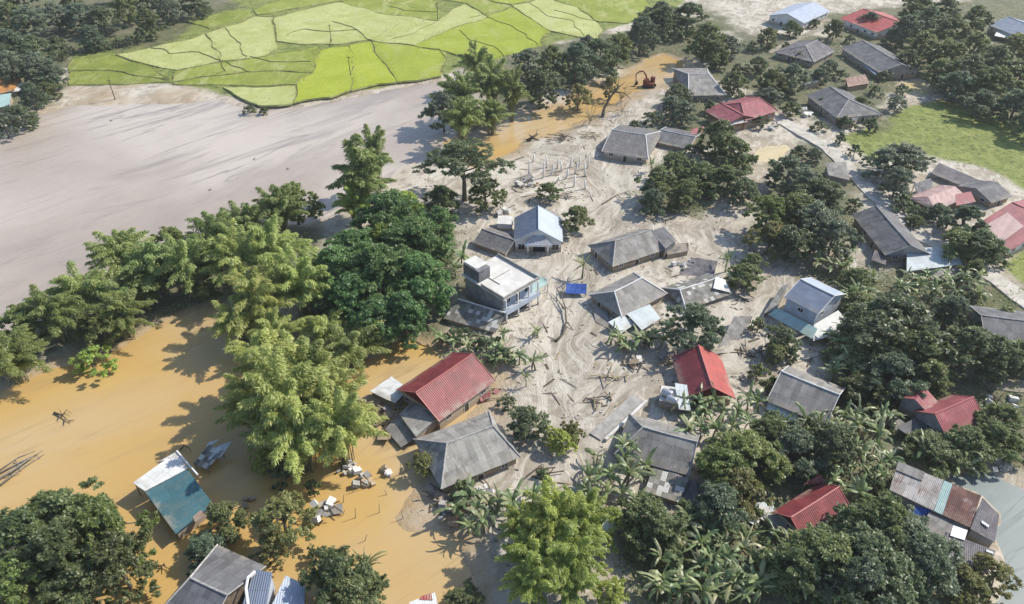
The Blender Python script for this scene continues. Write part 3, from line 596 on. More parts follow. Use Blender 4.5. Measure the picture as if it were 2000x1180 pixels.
for x, wd, z, hgt_ in ((1.2, 1.2, 4.1, 1.4), (L * .45, 1.0, 3.2, 2.2), (L * .72, 1.4, 4.1, 1.4), (1.3, 2.2, .3, 2.3), (L * .55, 2.4, .3, 2.3)): hh.opening('window', A(x, .3), u, -n, wd, z, hgt_, M_PANE, W_WHITE)
for y in (2.5, 6): hh.opening('window', A(L - .3, y), n, u, 1.2, 4.0, 1.3, M_PANE, W_WHITE)
sheet(r, [(1030, 577, 2.2), (1071, 555, 2.2), (1066, 545, 3.0), (1044, 533, 3.0)], MINT, 'awning', posts=M_STEEL)
sheet(r, [(866, 622, 1.1), (968, 650, 1.1), (988, 612, 2.7), (895, 584, 2.7)], PATCHY, 'lean_to_roof', wall=W_GREY, jit=.1)
mb = MB(); q = quad([(988, 612, 2.85), (895, 584, 2.85)]); mb.tube([q[1], q[0]], .16, 5); mb.build('lean_to_flashing', CAPW, r)
# --- grey houses of the middle ground
h = House('village_house', 'long grey hip-roofed house with a ruined concrete block at its right end', (1196.7, 521.8), (1297, 489), (1203, 471), (1268, 449), 2.1, 2.7, G_OLD, W_WOOD, cap=CAP)
HOUSE['grey_mid'] = h
sheet(h.root, [(1300, 486, 3.0), (1322, 470, 3.0), (1296, 443, 3.9), (1270, 452, 3.9)], G_DARK, 'annex_roof', wall=W_DARK)
blk(h.root, 'block_wall', W_DARK, [U(1301, 512, 0), U(1341, 505, 0), U(1338, 488, 0), U(1300, 492, 0)], -.4, 1.9)
h = House('village_house', 'grey hip-roofed house with white hip caps and two silvery lean-to roofs in front', (1215, 621.5), (1303.8, 574), (1203, 571.8), (1250, 541), 1.9, 2.5, G_OLD, W_WOOD, cap=CAPW)
sheet(h.root, [(1253.8, 645, 1.5), (1291, 622, 1.5), (1269, 594, 2.3), (1224, 613, 2.3)], SILVER, 'lean_to_roof', posts=M_WOOD)
sheet(h.root, [(1213.5, 651, 1.2), (1242, 632, 1.2), (1215, 615, 2.1), (1188, 629, 2.1)], SILVER, 'porch_roof', posts=M_WOOD)
sheet(h.root, [(1163, 628, .3), (1192, 645, .3), (1186, 606, .9), (1158, 600, .9)], G_OLD, 'sunken_eave', posts=M_WOOD)
h = House('village_house', 'patched grey house half sunk in silt with bright sheets along its ridge', (1340, 605), (1430, 574.5), (1330, 568), (1405, 539), 1.3, 1.7, PATCHY, W_GREY, cap=CAPW, jit=.08, sag=.15)
sheet(h.root, [(1393, 563, 2.55), (1428, 572, 1.55), (1417, 547, 2.5), (1398, 540, 3.12)], WHITE, 'roof_sheet', zoff=.62)
shed('collapsed_roof', 'torn grey roof slab lying tilted on the silt beside the dark tree', [(1401, 683, .1), (1446, 662, .3), (1470, 617, 1.7), (1434, 618, 1.9)], G_OLD, 'wreckage', jit=.2, posts=M_WOOD)
shed('collapsed_roof', 'flattened violet-grey roof behind the patched grey house', [(1322, 538, .2), (1390, 552, .3), (1402, 510, 1.5), (1350, 503, 1.3)], G_PURP, 'wreckage', jit=.22, posts=M_WOOD)
# --- blue-grey two storey house
h = House('village_house', 'two storey house with blue-grey gable roof and white corrugated lean-to', (1531, 580), (1597.5, 614.5), (1557, 543), (1638, 581), 5.2, 1.9, BLUE, W_BLUE, back=BLUEL, cap=CAPW, oh=.45)
sheet(h.root, [(1499, 614, 1.9), (1586, 662, 1.9), (1597, 642, 2.9), (1520, 602, 2.9)], MINT, 'porch_roof', posts=M_STEEL)
sheet(h.root, [(1588, 666, 1.8), (1671, 643, 1.8), (1637, 606, 3.0), (1590, 634, 3.0)], WHITE, 'lean_to_roof', posts=M_WOOD)
sheet(h.root, [(1492, 612, 1.2), (1515, 606, 1.5), (1541, 553, 2.6), (1526, 560, 2.2)], G_OLD, 'side_roof', wall=W_GREY)
# --- bright red gable
h = House('village_house', 'bright red gable-roofed house with dark open front gable above the banana plants', (1437, 779), (1408, 697), (1392, 760), (1372, 698), 2.3, 2.7, REDB, W_CREAM, back=RED, cap=CAPR, gable=DRED, hips=(0, 0)); HOUSE['red_mid'] = h  # brighter right slope, duller left slope: sunlit and shaded side painted in
r = empty('tank_house', U(1315, 792, .3), 'pale concrete outbuilding with two round steel tanks on its roof', 'outbuilding')
cs = [U(1286, 805, 0), U(1343, 812, 0), U(1347, 786, 0), U(1290, 778, 0)]; blk(r, 'wall', W_GREY, cs, -.4, 2.7)
cc = sum(cs, Vector()) / 4; blk(r, 'roof', SLAB, [cc.lerp(p, 1.08) for p in cs], 2.704, 2.9)
sheet(r, [(1326, 800, 2.3), (1349, 802, 2.3), (1342, 752, 3.3), (1318, 748, 3.3)], SILVER, 'side_roof')
for k, (x, y) in enumerate(((1303, 768), (1312, 781))):
    p = U(x, y, 3.5); mb = MB(); ax = Vector((1, -.5, 0)).normalized(); pr = [(.0, .1), (.05, .4), (.2, .62), (.4, .68), (1.6, .68), (1.8, .62), (1.95, .4), (2., .1)]
    mb.tube([p + ax * (a - 1) for a, _ in pr], [b for _, b in pr], 14); mb.build('water_tank', M_STEEL, r, True)
    mb = MB(); mb.box(p + Vector((-.6, -.6, -.72)), (1.2, 0, 0), (0, 1.2, 0), (0, 0, .12)); mb.build('tank_stand', M_STEEL, r)
h = House('village_house', 'weathered grey hip-roofed house right of the bright red gable', (1497, 783), (1612, 832), (1525, 725), (1630, 768), 2.3, 2.6, G_OLD, W_WOOD, cap=CAPW)
sheet(h.root, [(1497, 800, 1.3), (1556, 826, 1.3), (1560, 806, 2.0), (1500, 782, 2.0)], SILVER, 'lean_to_roof', posts=M_WOOD)
# --- faded red house right
h = House('village_house', 'faded red gable house with violet cross wing and grey shed roof at the right', (1850, 857), (1926, 822), (1821.5, 811), (1896, 777), 2.6, 2.4, PINK, W_GREY, cap=CAPR, hips=(0, 0))
House('', '', (1811, 806), (1832, 784), (1776, 767), (1850, 770), 3.3, 1.2, PINK, W_GREY, root=h.root, wins=False, hips=(0, 0), hw=2.4)
sheet(h.root, [(1806, 874, 1.2), (1840, 858, 1.4), (1790, 815, 2.4), (1752, 835, 2.2)], G_DARK, 'lean_to_roof', posts=M_WOOD)
sheet(h.root, [(1724, 822, 1.2), (1752, 842, 1.2), (1768, 826, 1.8), (1740, 806, 1.8)], G_PALE, 'side_roof', posts=M_WOOD)
# --- red house lower right
h = House('village_house', 'crimson gable house with dark recessed front gable between banana grove and big dark tree', (1601, 942), (1508, 1000), (1636, 949), (1571, 998), 2.4, 1.9, RED, W_CREAM, cap=CAPR, gable=DRED, hips=(0, 0))
sheet(h.root, [(1570, 946, 2.6), (1603, 946, 2.6), (1611, 938, 3.6), (1602, 926, 3.8)], RED, 'back_wing_roof', posts=M_WOOD)
sheet(h.root, [(1545, 1062, 1.2), (1572, 1050, 1.2), (1527, 1002, 2.1), (1490, 1008, 1.9)], G_PALE, 'porch_roof', wall=W_GREY)
# --- long rusty building
h = empty('long_building', U(1830, 970, 0), 'long low building roofed in rusty, teal and grey metal sheets by the grey pond', 'building')
q = [(1737, 957, 2.3), (1895, 1031, 2.3), (1917, 968, 3.7), (1754, 902, 3.7)]
def sub(q, a, b, c=0, d=1):
    L_ = lambda i, j, t: tuple(q[i][k] + (q[j][k] - q[i][k]) * t for k in range(3)); M_ = lambda p, r_, t: tuple(p[k] + (r_[k] - p[k]) * t for k in range(3))
    e0, e1, r0, r1 = L_(0, 1, a), L_(0, 1, b), L_(3, 2, a), L_(3, 2, b); return [M_(e0, r0, c), M_(e1, r1, c), M_(e1, r1, d), M_(e0, r0, d)]
for a, b, mt, nm in ((0, .28, RUSTW, 'rusty_roof'), (.282, .55, RUSTW, 'rusty_roof'), (.552, .655, MINT, 'teal_roof'), (.657, .998, RUSTR, 'rusty_roof')): sheet(h, sub(q, a, b), mt, nm, jit=.06, sag=.02)
sheet(h, sub(q, 0.0, .32, .72, 1.02), G_OLD, 'patch_roof', zoff=.62, jit=.02)
sheet(h, [(1895, 1033, 2.2), (1943, 1060, 2.0), (1952, 1006, 2.6), (1919, 972, 3.5)], G_PURP, 'end_roof', wall=W_GREY)
sheet(h, [(1917, 1021, 2.62), (1931, 1030, 2.57), (1932, 1026, 2.64), (1918, 1016, 2.72)], SKYL, 'skylight', zoff=.56, jit=0)
Q = quad(q, .4); cc = sum(Q, Vector()) / 4; mb = MB()
for i in range(4):
    p, r_ = cc.lerp(Q[i], .95), cc.lerp(Q[(i + 1) % 4], .95); mb.face([Vector((p.x, p.y, -.5)), Vector((r_.x, r_.y, -.5)), r_ - Z3 * .05, p - Z3 * .05])
mb.build('wall', W_GREY, h)
h2 = empty('long_building', U(1885, 1070, 0), 'wide flat grey shed with white skylights below the rusty roofed building', 'building')
sheet(h2, [(1822, 1085, 1.8), (1928, 1122, 1.8), (1944, 1076, 2.3), (1850, 1040, 2.3)], G_PURP, 'roof', wall=W_GREY); sheet(h2, [(1800, 1028, 1.7), (1852, 1066, 1.7), (1893, 1036, 2.1), (1815, 1000, 2.1)], G_OLD, 'front_roof', posts=M_WOOD, zoff=.25)
for pts in ([(1856, 1046, 2.35), (1884, 1055, 2.35), (1890, 1036, 2.5), (1862, 1026, 2.5)], [(1926, 1077, 2.3), (1940, 1082, 2.25), (1941, 1078, 2.35), (1927, 1073, 2.4)]): sheet(h2, pts, SKYL, 'skylight', zoff=.6, jit=0)
sheet(empty('tarpaulin', U(1800, 998, 0), 'blue tarpaulin stretched under the eave of the rusty roofed building', 'tarp'), [(1783, 1004, 1.3), (1812, 1010, 1.3), (1821, 996, 1.9), (1787, 988, 1.9)], M_TARP, 'cover', posts=M_WOOD, th=.03)
# --- near grey hip house, main red house
h = House('village_house', 'big weathered grey hip-roofed house on the silt below the main red house', (861.8, 956), (1017.5, 893), (871, 863), (965, 835), 2.1, 2.7, G_PALE, W_WOOD, cap=CAP, jit=.06); HOUSE['hip'] = h
h = House('village_house', 'red metal gable-roofed house standing in orange floodwater left of the muddy road', (858, 824), (968, 744), (834, 754.5), (907, 700), 2.3, 2.9, RED, W_CREAM, cap=CAPR, gable=DRED, hips=(0, 0)); HOUSE['red'] = h
sheet(h.root, [(779.5, 809, 1.7), (812, 853, 1.7), (858, 812, 2.2), (804, 785, 2.2)], G_PALE, 'annex_roof', wall=W_GREY, th=.25)
sheet(h.root, [(752, 838, .2), (783, 874, .2), (815, 853, 1.0), (780, 808, 1.0)], G_OLD, 'sunken_porch', posts=M_WOOD)
h = House('village_house', 'grey hip-roofed house with pale ridge beside the sloping silted wall', (1199.5, 888), (1346, 930), (1256, 834), (1352, 862), 2.3, 2.6, G_OLD, W_WOOD, cap=CAP, jit=.05); HOUSE['hip2'] = h
sheet(h.root, [(1259, 960, 1.5), (1326, 982, 1.5), (1346, 934, 2.1), (1277, 909, 2.1)], PATCHY, 'annex_roof', wall=W_DARK, jit=.06)
sheet(h.root, [(1328, 984, .9), (1362, 984, .9), (1366, 944, 1.3), (1346, 936, 1.5)], G_DARK, 'side_roof', posts=M_WOOD)
# --- dark house at the bottom edge
h = House('village_house', 'dark grey hip-roofed house cut by the bottom edge, blue-grey annexes on its right', (520, 1106), (425, 1064), (497, 1121), (404, 1092.5), 2.6, 2.9, G_DARK, W_WOOD, cap=CAP, back=G_DARK, hips=(0, 2.2), hw=6.5); HOUSE['bottom'] = h
sheet(h.root, [(462, 1215, 2.0), (514, 1215, 2.0), (532, 1118, 3.6), (497, 1112, 3.6)], BLUE, 'annex_roof', wall=W_BLUE); sheet(h.root, [(514, 1217, 1.9), (592, 1217, 1.4), (596, 1142, 1.6), (558, 1124, 2.9)], BLUEL, 'lean_to_roof', wall=W_BLUE)
mb = MB(); mb.tube([U(*p) for p in ((498, 1116, 5.2), (484, 1128, 5.3), (480, 1150, 4.7), (484, 1180, 3.8))], .2, 6); mb.build('gable_trim', CAPW, h.root)
# --- teal-roofed house in the flood
r = empty('flooded_house', U(340, 970, 0), 'flooded house under a white and teal sheet roof standing alone in the brown water', 'house')
sheet(r, [(283.5, 961, 2.4), (343, 1043, 1.7), (416.5, 985, 1.7), (367, 916.5, 2.4)], TEAL, 'teal_roof', wall=W_GREY)
sheet(r, [(259, 943, 2.6), (283, 959.5, 2.42), (367, 915, 2.42), (330, 893, 2.75)], WHITE, 'white_roof', posts=M_WOOD); sheet(r, [(303, 905, 2.62), (330, 892, 2.76), (367, 915, 2.44), (345, 882, 2.9)], WHITE, 'white_roof_edge')
sheet(r, [(376, 1010, 1.74), (381, 1020, 1.71), (401, 1008, 1.69), (392, 996, 1.73)], BROWN, 'roof_patch', zoff=.56, jit=0)
mb = MB(); q = quad([(345, 881, 2.95), (386, 928, 2.45)]); mb.tube(q, .16, 5); mb.build('roof_edge_beam', CAPW, r)
shed('broken_hut', 'hut of broken grey sheets between the teal roof and the big bamboo', [(378, 905, .6), (404, 917, .6), (436, 880, 1.2), (408, 868, 1.2)], PATCHY, 'hut', jit=.25, posts=M_WOOD); rr = [o for o in COL.objects if o.name.startswith('broken_hut')][0]
sheet(rr, [(405, 898, .9), (432, 893, .9), (453, 862, 1.4), (425, 872, 1.4)], SILVER, 'loose_sheet', jit=.2); sheet(rr, [(402, 873, 1.0), (420, 866, 1.0), (428, 858, 1.2), (408, 864, 1.2)], WHITE, 'loose_sheet', jit=.1)
# --- wrecks beside the red house
shed('white_roofed_hut', 'small hut with torn white sheet roof at the left gable of the main red house', [(722, 764, 1.4), (771, 788, 1.4), (798, 759, 2.0), (765, 735, 2.0)], WHITE, 'hut', jit=.12, wall=W_WOOD)
shed('small_house', 'half hidden grey roof among trees beside the concrete lane', [(1618, 342, 2.2), (1660, 352, 2.2), (1652, 316, 3.0), (1612, 318, 3.0)], G_OLD, 'house', wall=W_GREY)
# --- upper right village
h = House('village_house', 'dark grey hip-roofed house with white right hip, behind the broken fence posts', (1175, 296), (1266, 311), (1200, 256), (1262, 262), 2.1, 2.3, G_TILE, W_WHITE, cap=CAPW)
h = House('village_house', 'low dark ruined house behind the right end of the grey tiled one', (1275, 277), (1345, 292), (1290, 252), (1352, 268), 1.5, 1.3, G_DARK, W_GREY, cap=CAPW, hips=(0, 0))
h = House('village_house', 'pinkish red roofed house with two crossing gables above the lane', (1456, 236), (1520, 217), (1447, 201), (1484, 191), 3.4, 2.2, PINK, W_BRICK, cap=CAPR)
House('', '', (1378, 218), (1421, 243), (1405, 199), (1454, 227), 3.2, 1.8, PINK, W_BRICK, root=h.root, wins=False, hips=(0, 0), cap=CAPR)
mb = MB(); mb.patch(*[U(*p) for p in ((1418, 246, 3.3), (1460, 238, 3.6), (1416, 241, 3.7), (1456, 233, 4.0))]); mb.build('porch_roof', WHITE, h.root)
shed('lean_to', 'small dusty pink roof left of the crossing red gables', [(1345, 266, 2.0), (1378, 256, 2.0), (1375, 247, 2.6), (1352, 252, 2.6)], PINK, 'shed', posts=M_WOOD)
House('village_house', 'grey hip-roofed house beside the orange creek left of the crossing red gables', (1345, 187), (1418, 186), (1346, 147), (1382, 142), 2.4, 2.4, G_OLD, W_GREY, cap=CAPW)
h = House('village_house', 'long dark grey house with a lower wing running down to the field corner', (1575, 187), (1634, 231), (1600, 158), (1663, 194), 2.6, 2.4, G_DARK, W_GREY, cap=CAP)
sheet(h.root, [(1642, 243, 2.0), (1668, 241, 2.0), (1690, 214, 3.0), (1660, 200, 3.4)], G_DARK, 'wing_roof', wall=W_GREY)
sheet(h.root, [(1570, 166, 2.2), (1596, 160, 2.4), (1612, 142, 2.8), (1585, 148, 2.6)], G_DARK, 'back_roof', wall=W_GREY)
House('village_house', 'grey gable house in trees above the long dark house with wing', (1590, 122), (1633, 100), (1572, 88), (1608, 75), 2.4, 2.2, G_PURP, W_GREY, cap=CAP)
h = House('village_house', 'long dark slate house stretching down beside the wood at the upper right', (1642, 94), (1716, 142), (1676, 74), (1738, 112), 2.6, 2.3, G_DARK, W_GREY, cap=CAP, hips=(0, 0))
sheet(h.root, [(1686, 128, 2.0), (1710, 146, 2.0), (1720, 132, 2.6), (1700, 118, 2.6)], BLUEL, 'lower_roof', posts=M_WOOD)
shed('small_house', 'little brown roof hut beside the yellow mud pool', [(1656, 170, 2.0), (1698, 163, 2.0), (1690, 145, 2.9), (1652, 152, 2.9)], BROWN, 'hut', wall=W_BRICK)
House('village_house', 'pale blue-white roofed house at the top edge', (1571, 46), (1622, 22), (1530, 28), (1588, 6), 3.4, 2.2, BLUEL, W_WHITE, hips=(0, 0))
h = House('village_house', 'salmon red roofed house at the top edge among dark trees', (1640, 36), (1713, 64), (1666, 8), (1742, 40), 3.2, 2.4, REDB, W_WHITE, hips=(0, 0), cap=CAPR)
sheet(h.root, [(1733, 66, 2.0), (1749, 70, 2.0), (1758, 52, 2.6), (1742, 44, 2.6)], G_PALE, 'side_roof', posts=M_WOOD)
h = House('village_house', 'violet-blue roofed house at the top right corner', (1928, 48), (1990, 72), (1950, 26), (2010, 48), 3.2, 2.2, BLUE, W_WHITE, hips=(0, 0), cap=CAPB)
sheet(h.root, [(1942, 70, 2.0), (1982, 78, 2.0), (1990, 64, 2.6), (1950, 56, 2.6)], WHITE, 'porch_roof', posts=M_WOOD)
shed('small_house', 'small white roof at the right edge by the dark wood', [(1984, 132, 2.0), (2020, 142, 2.0), (2030, 122, 2.8), (1992, 112, 2.8)], WHITE, 'house', wall=W_GREY)
# --- ruined cluster and the houses on the right edge
h = House('ruined_house', 'ruined house with dusty pink and grey broken roofs at the field corner', (1826, 412), (1890, 386), (1812, 384), (1878, 360), 2.4, 1.3, PINKL, W_BRICK, jit=.12)
sheet(h.root, [(1800, 398, 2.0), (1828, 388, 2.0), (1818, 348, 2.9), (1784, 360, 2.9)], G_DARK, 'side_roof', posts=M_WOOD, jit=.12)
sheet(h.root, [(1868, 402, 2.2), (1906, 394, 2.2), (1896, 374, 3.0), (1866, 380, 3.0)], PINK, 'red_roof', posts=M_WOOD)
h = House('village_house', 'dark low house at the right of the ruined pink one', (1937, 397), (1978, 384), (1914, 367), (1952, 354), 2.0, 1.6, G_DARK, W_GREY)
shed('long_shed', 'long grey shed behind the ruined house along the green field', [(1818, 338, 1.6), (1900, 372, 1.6), (1914, 352, 2.4), (1834, 318, 2.4)], G_PURP, 'shed', posts=M_WOOD, jit=.08)
h = House('village_house', 'big faded red roof with pale sheets at the right edge above the paved strip', (1893, 448), (1976, 488), (1967, 391), (2050, 428), 3.0, 2.6, PINK, W_WHITE, hips=(0, 0), cap=CAPR)
sheet(h.root, [(1902, 453, 3.3), (1958, 472, 3.2), (2000, 442, 4.3), (1968, 415, 4.9)], PINKL, 'pale_sheets', zoff=.75)
h = House('village_house', 'dark slate gable house running along the concrete lane', (1664, 420), (1728, 499), (1712, 411), (1787, 480), 2.6, 2.3, G_DARK, W_GREY, cap=CAP, hips=(0, 0))
sheet(h.root, [(1735, 502, 2.2), (1768, 500, 2.2), (1775, 478, 3.2), (1728, 474, 3.2)], G_DARK, 'porch_roof', posts=M_WOOD); sheet(h.root, [(1702, 508, 1.6), (1730, 518, 1.6), (1733, 498, 2.2), (1708, 488, 2.2)], G_PURP, 'side_roof', posts=M_WOOD)
h = shed('flat_roofed_shed', 'broad pale flat roof beside the concrete lane and the slate gable house', [(1771, 530, 2.2), (1852, 520, 2.2), (1852, 481, 2.6), (1771, 486, 2.6)], SILVER, wall=W_GREY, jit=.06)
sheet(h, [(1853, 520, 2.2), (1880, 516, 2.2), (1868, 484, 2.6), (1853, 481, 2.6)], SILVER, 'end_roof'); sheet(h, [(1820, 546, 1.5), (1897, 541, 1.5), (1884, 513, 2.1), (1806, 517, 2.1)], G_OLD, 'front_roof', posts=M_WOOD, zoff=.3)
House('village_house', 'dark corrugated roof at the right edge below the grassy verge', (1926, 676), (2050, 692), (1910, 626), (2050, 622), 2.5, 2.2, G_DARK, W_GREY, cap=CAP, hips=(0, 0))
shed('small_shed', 'small whitish corrugated shed roof above the curved dirt path', [(1817, 659, 1.3), (1860, 689, 1.3), (1871, 671, 1.9), (1829, 643, 1.9)], WHITE, posts=M_WOOD)
# --- left edge and bottom scraps
h = shed('small_house', 'orange roofed hut with a white porch at the left edge by the wood', [(-12, 186, 2.2), (28, 176, 2.2), (42, 150, 3.2), (0, 152, 3.2)], ORANGE, 'hut', wall=W_GREY)
sheet(h, [(22, 180, 1.8), (52, 176, 1.8), (56, 163, 2.3), (34, 163, 2.3)], WHITE, 'porch_roof', posts=M_WOOD)
shed('small_house', 'pale teal roof at the left edge below the orange hut', [(-10, 212, 2.0), (18, 206, 2.0), (22, 182, 2.6), (-10, 186, 2.6)], MINT, 'hut', wall=W_GREY)
h = shed('small_shed', 'red and white roof corner showing at the bottom edge in the orange water', [(790, 1230, 1.3), (864, 1230, 1.3), (850, 1157, 2.0), (800, 1176, 2.0)], WHITE, wall=W_GREY)
sheet(h, [(817, 1172, 1.9), (845, 1172, 1.9), (842, 1158, 2.05), (824, 1164, 2.05)], REDB, 'red_sheet', zoff=.58, jit=0)
shed('small_shed', 'pale grey sheet roof under the yellow bamboo and the round bush', [(1172, 1040, 1.2), (1216, 1036, 1.2), (1206, 1004, 1.8), (1176, 1008, 1.8)], SILVER, posts=M_WOOD)
h = shed('field_shelter', 'low shelter with blue tarpaulin cover beside the muddy road', [(1104, 573, 1.0), (1145, 574, 1.0), (1146, 555, 1.7), (1107, 553, 1.7)], M_TARP, 'shelter', posts=M_WOOD, jit=.2)
# ---------------------------------------------------------------- vegetation
F_BAM = foliage('bamboo_leaves', (.14, .19, .06), (.37, .44, .16), (.55, .57, .26)); F_PALEB = foliage('pale_bamboo_leaves', (.20, .25, .07), (.50, .55, .19), (.64, .65, .31))
F_LIME = foliage('lime_bamboo_leaves', (.20, .26, .06), (.46, .54, .14), (.62, .64, .24)); F_DARK2 = foliage('dark_warm_leaves', (.09, .12, .05), (.27, .31, .13), (.43, .44, .22)); F_DARK3 = foliage('dark_cool_leaves', (.07, .105, .065), (.21, .265, .16), (.38, .41, .28)); F_TEAL = foliage('deep_green_leaves', (.065, .13, .05), (.20, .32, .115), (.40, .47, .20)); F_WARM = foliage('warm_green_leaves', (.10, .14, .045), (.28, .33, .11), (.45, .45, .19))
F_BRO = foliage('broad_leaves', (.085, .12, .055), (.25, .29, .12), (.40, .41, .20)); F_DARK = foliage('dark_leaves', (.075, .105, .055), (.22, .265, .135), (.38, .40, .23))
F_GREY = foliage('grey_green_leaves', (.09, .125, .085), (.26, .30, .20), (.40, .41, .30)); F_OLIVE = foliage('olive_leaves', (.14, .15, .055), (.34, .335, .135), (.46, .43, .21))
F_BAN = foliage('banana_leaves', (.065, .11, .05), (.23, .29, .12), (.45, .44, .25), .3); F_DRY = foliage('dry_leaves', (.16, .125, .065), (.31, .25, .15), (.34, .30, .2))
M_CULM = plain('bamboo_culm', (.22, .22, .11), .7, .35, 2); M_TRUNK = plain('grey_trunk', (.17, .145, .115), .95, .35, 1.5); M_STEM = plain('banana_stem', (.17, .19, .08), .7, .35, 2)
def leaf_mesh(name, C, D, Nn, ln, wd, lv, tip):
    """C centres, D leaf directions, Nn normals -> one kite-shaped leaf (4 verts) each"""
    D = D / (np.linalg.norm(D, axis=1, keepdims=True) + 1e-9); S_ = np.cross(D, Nn); S_ /= (np.linalg.norm(S_, axis=1, keepdims=True) + 1e-9)
    ln = ln[:, None]; wd = wd[:, None]; up = np.cross(S_, D)
    V = np.stack([C - D * ln * .5, C + S_ * wd * .5 - D * ln * .05 + up * wd * .12, C + D * ln * .5 - up * ln * .08, C - S_ * wd * .5 - D * ln * .05 + up * wd * .12], 1).reshape(-1, 3)
    n = len(C); me = bpy.data.meshes.new(name); me.vertices.add(4 * n); me.vertices.foreach_set('co', V.ravel())
    me.loops.add(4 * n); me.loops.foreach_set('vertex_index', np.arange(4 * n)); me.polygons.add(n); me.polygons.foreach_set('loop_start', np.arange(0, 4 * n, 4)); me.update()
    a = me.attributes.new('lv', 'FLOAT_COLOR', 'POINT'); k = np.repeat(np.stack([lv, tip, np.zeros(n), np.ones(n)], 1), 4, 0); a.data.foreach_set('color', k.ravel().astype(np.float32)); return me
def unit(n): v = rng.normal(size=(n, 3)); return v / np.linalg.norm(v, axis=1, keepdims=True)
def crown_lobes(name, mat, lobes, per, ls, asp=.5, droop=.25, lit=1.0):
    """lobes: list of (centre, radius, flatness); each lobe is a cloud of leaf clusters at the twig ends"""
    C, D, Nn, lv, tp = [], [], [], [], []
    for (c, r, fl) in lobes:
        k = int(per * r * r); m_ = max(7, int(10 * r)); sd_k = unit(m_); sd_k[:, 2] = np.where(sd_k[:, 2] < -.45, -sd_k[:, 2], sd_k[:, 2]); sr = r * rng.uniform(.55, 1.12, m_); sub = sd_k * sr[:, None]; cr = r * rng.uniform(.20, .42, m_)
        w_ = rng.integers(0, m_, k); d = unit(k); rad = cr[w_] * (rng.random(k) ** .45) * np.where(rng.random(k) < .1, 1.5, 1.0); lbs = rng.random(m_)
        C.append(np.array(c) + (sub[w_] + d * rad[:, None] * np.array([1, 1, .7])) * np.array([1, 1, fl])); nn = d * .8 + sd_k[w_] * .8 + unit(k) * .6; nn[:, 2] += .4; Nn.append(nn); dd = d * .8 + sd_k[w_] * .3 + unit(k) * .7; dd[:, 2] -= droop; D.append(dd)
        lv.append(np.clip(.08 + .35 * rng.random() + .38 * lbs[w_] + rng.normal(0, .18, k), 0, 1)); tp.append((rng.random(k) < .06 + .28 * lbs[w_] ** 2) * rng.random(k))
    C, D, Nn, lv, tp = map(np.concatenate, (C, D, Nn, lv, tp)); n = len(C); me = leaf_mesh(name, C, D, Nn, ls * (.5 + .9 * rng.random(n)), ls * asp * (.5 + .9 * rng.random(n)), lv, tp); me.materials.append(mat); return me
def trunk_mesh(name, mat, h, r, limbs, lean=(0, 0)):
    mb = MB(); top = Vector((lean[0], lean[1], h)); mb.tube([(0, 0, -.6), Vector((lean[0] * .1, lean[1] * .1, h * .15)), top * .55 + Vector((.1, -.08, 0)), top], [r * 1.25, r, r * .75, r * .35], 7)
    for (t, q, rr) in limbs:
        a = top * t; q = Vector(q); mb.tube([a, a.lerp(q, .5) + Vector((0, 0, .12 * (q - a).length)), q], [rr, rr * .7, rr * .25], 5)
    me = bpy.data.meshes.new(name); me.from_pydata(mb.v, [], mb.f); me.polygons.foreach_set('use_smooth', [True] * len(me.polygons)); me.materials.append(mat); return me
PROTO = {}
# every prototype has unit-free real size: crown radius ~ 1, height ~ 1 are scaled per instance, leaves sized for the given design size
def broad(key, mats, Hh, Rr, K, per, ls, fl=.75, asp=.55, low=.35, spread=1.0, trunkmat=None, n=3, round_=1.0):
    for i_ in range(n):
        lobes = []; mat = mats[i_ % len(mats)] if isinstance(mats, list) else mats
        for k in range(K):
            a = 2.4 * k + rng.random() * .9; t = (k + .5) / K; z = low + (1 - low) * (t ** .75) * .86; prof = math.sin(math.pi * min(1, (t * .8 + .22))) ** .6
            rr = Rr * prof * (.35 + .65 * rng.random()) * spread; lr = Rr * (.19 + .22 * rng.random()) * (1 - .25 * t); lobes.append(((rr * math.cos(a), rr * math.sin(a), Hh * z - lr * .2), lr, fl))
        lobes.append(((0, 0, Hh * .72), Rr * .45, .9))
        cm = crown_lobes(key + '_crown', mat, lobes, per, ls, asp)
        tm = trunk_mesh(key + '_trunk', trunkmat or M_TRUNK, Hh * .75, max(.12, Rr * .06), [(.4 + .5 * rng.random(), lobes[i][0], max(.06, Rr * .03)) for i in rng.choice(K, min(K, 7), replace=False)], (rng.normal(0, .3), rng.normal(0, .3)))
        PROTO.setdefault(key, []).append((Hh, Rr, [('crown', cm), ('trunk', tm)]))
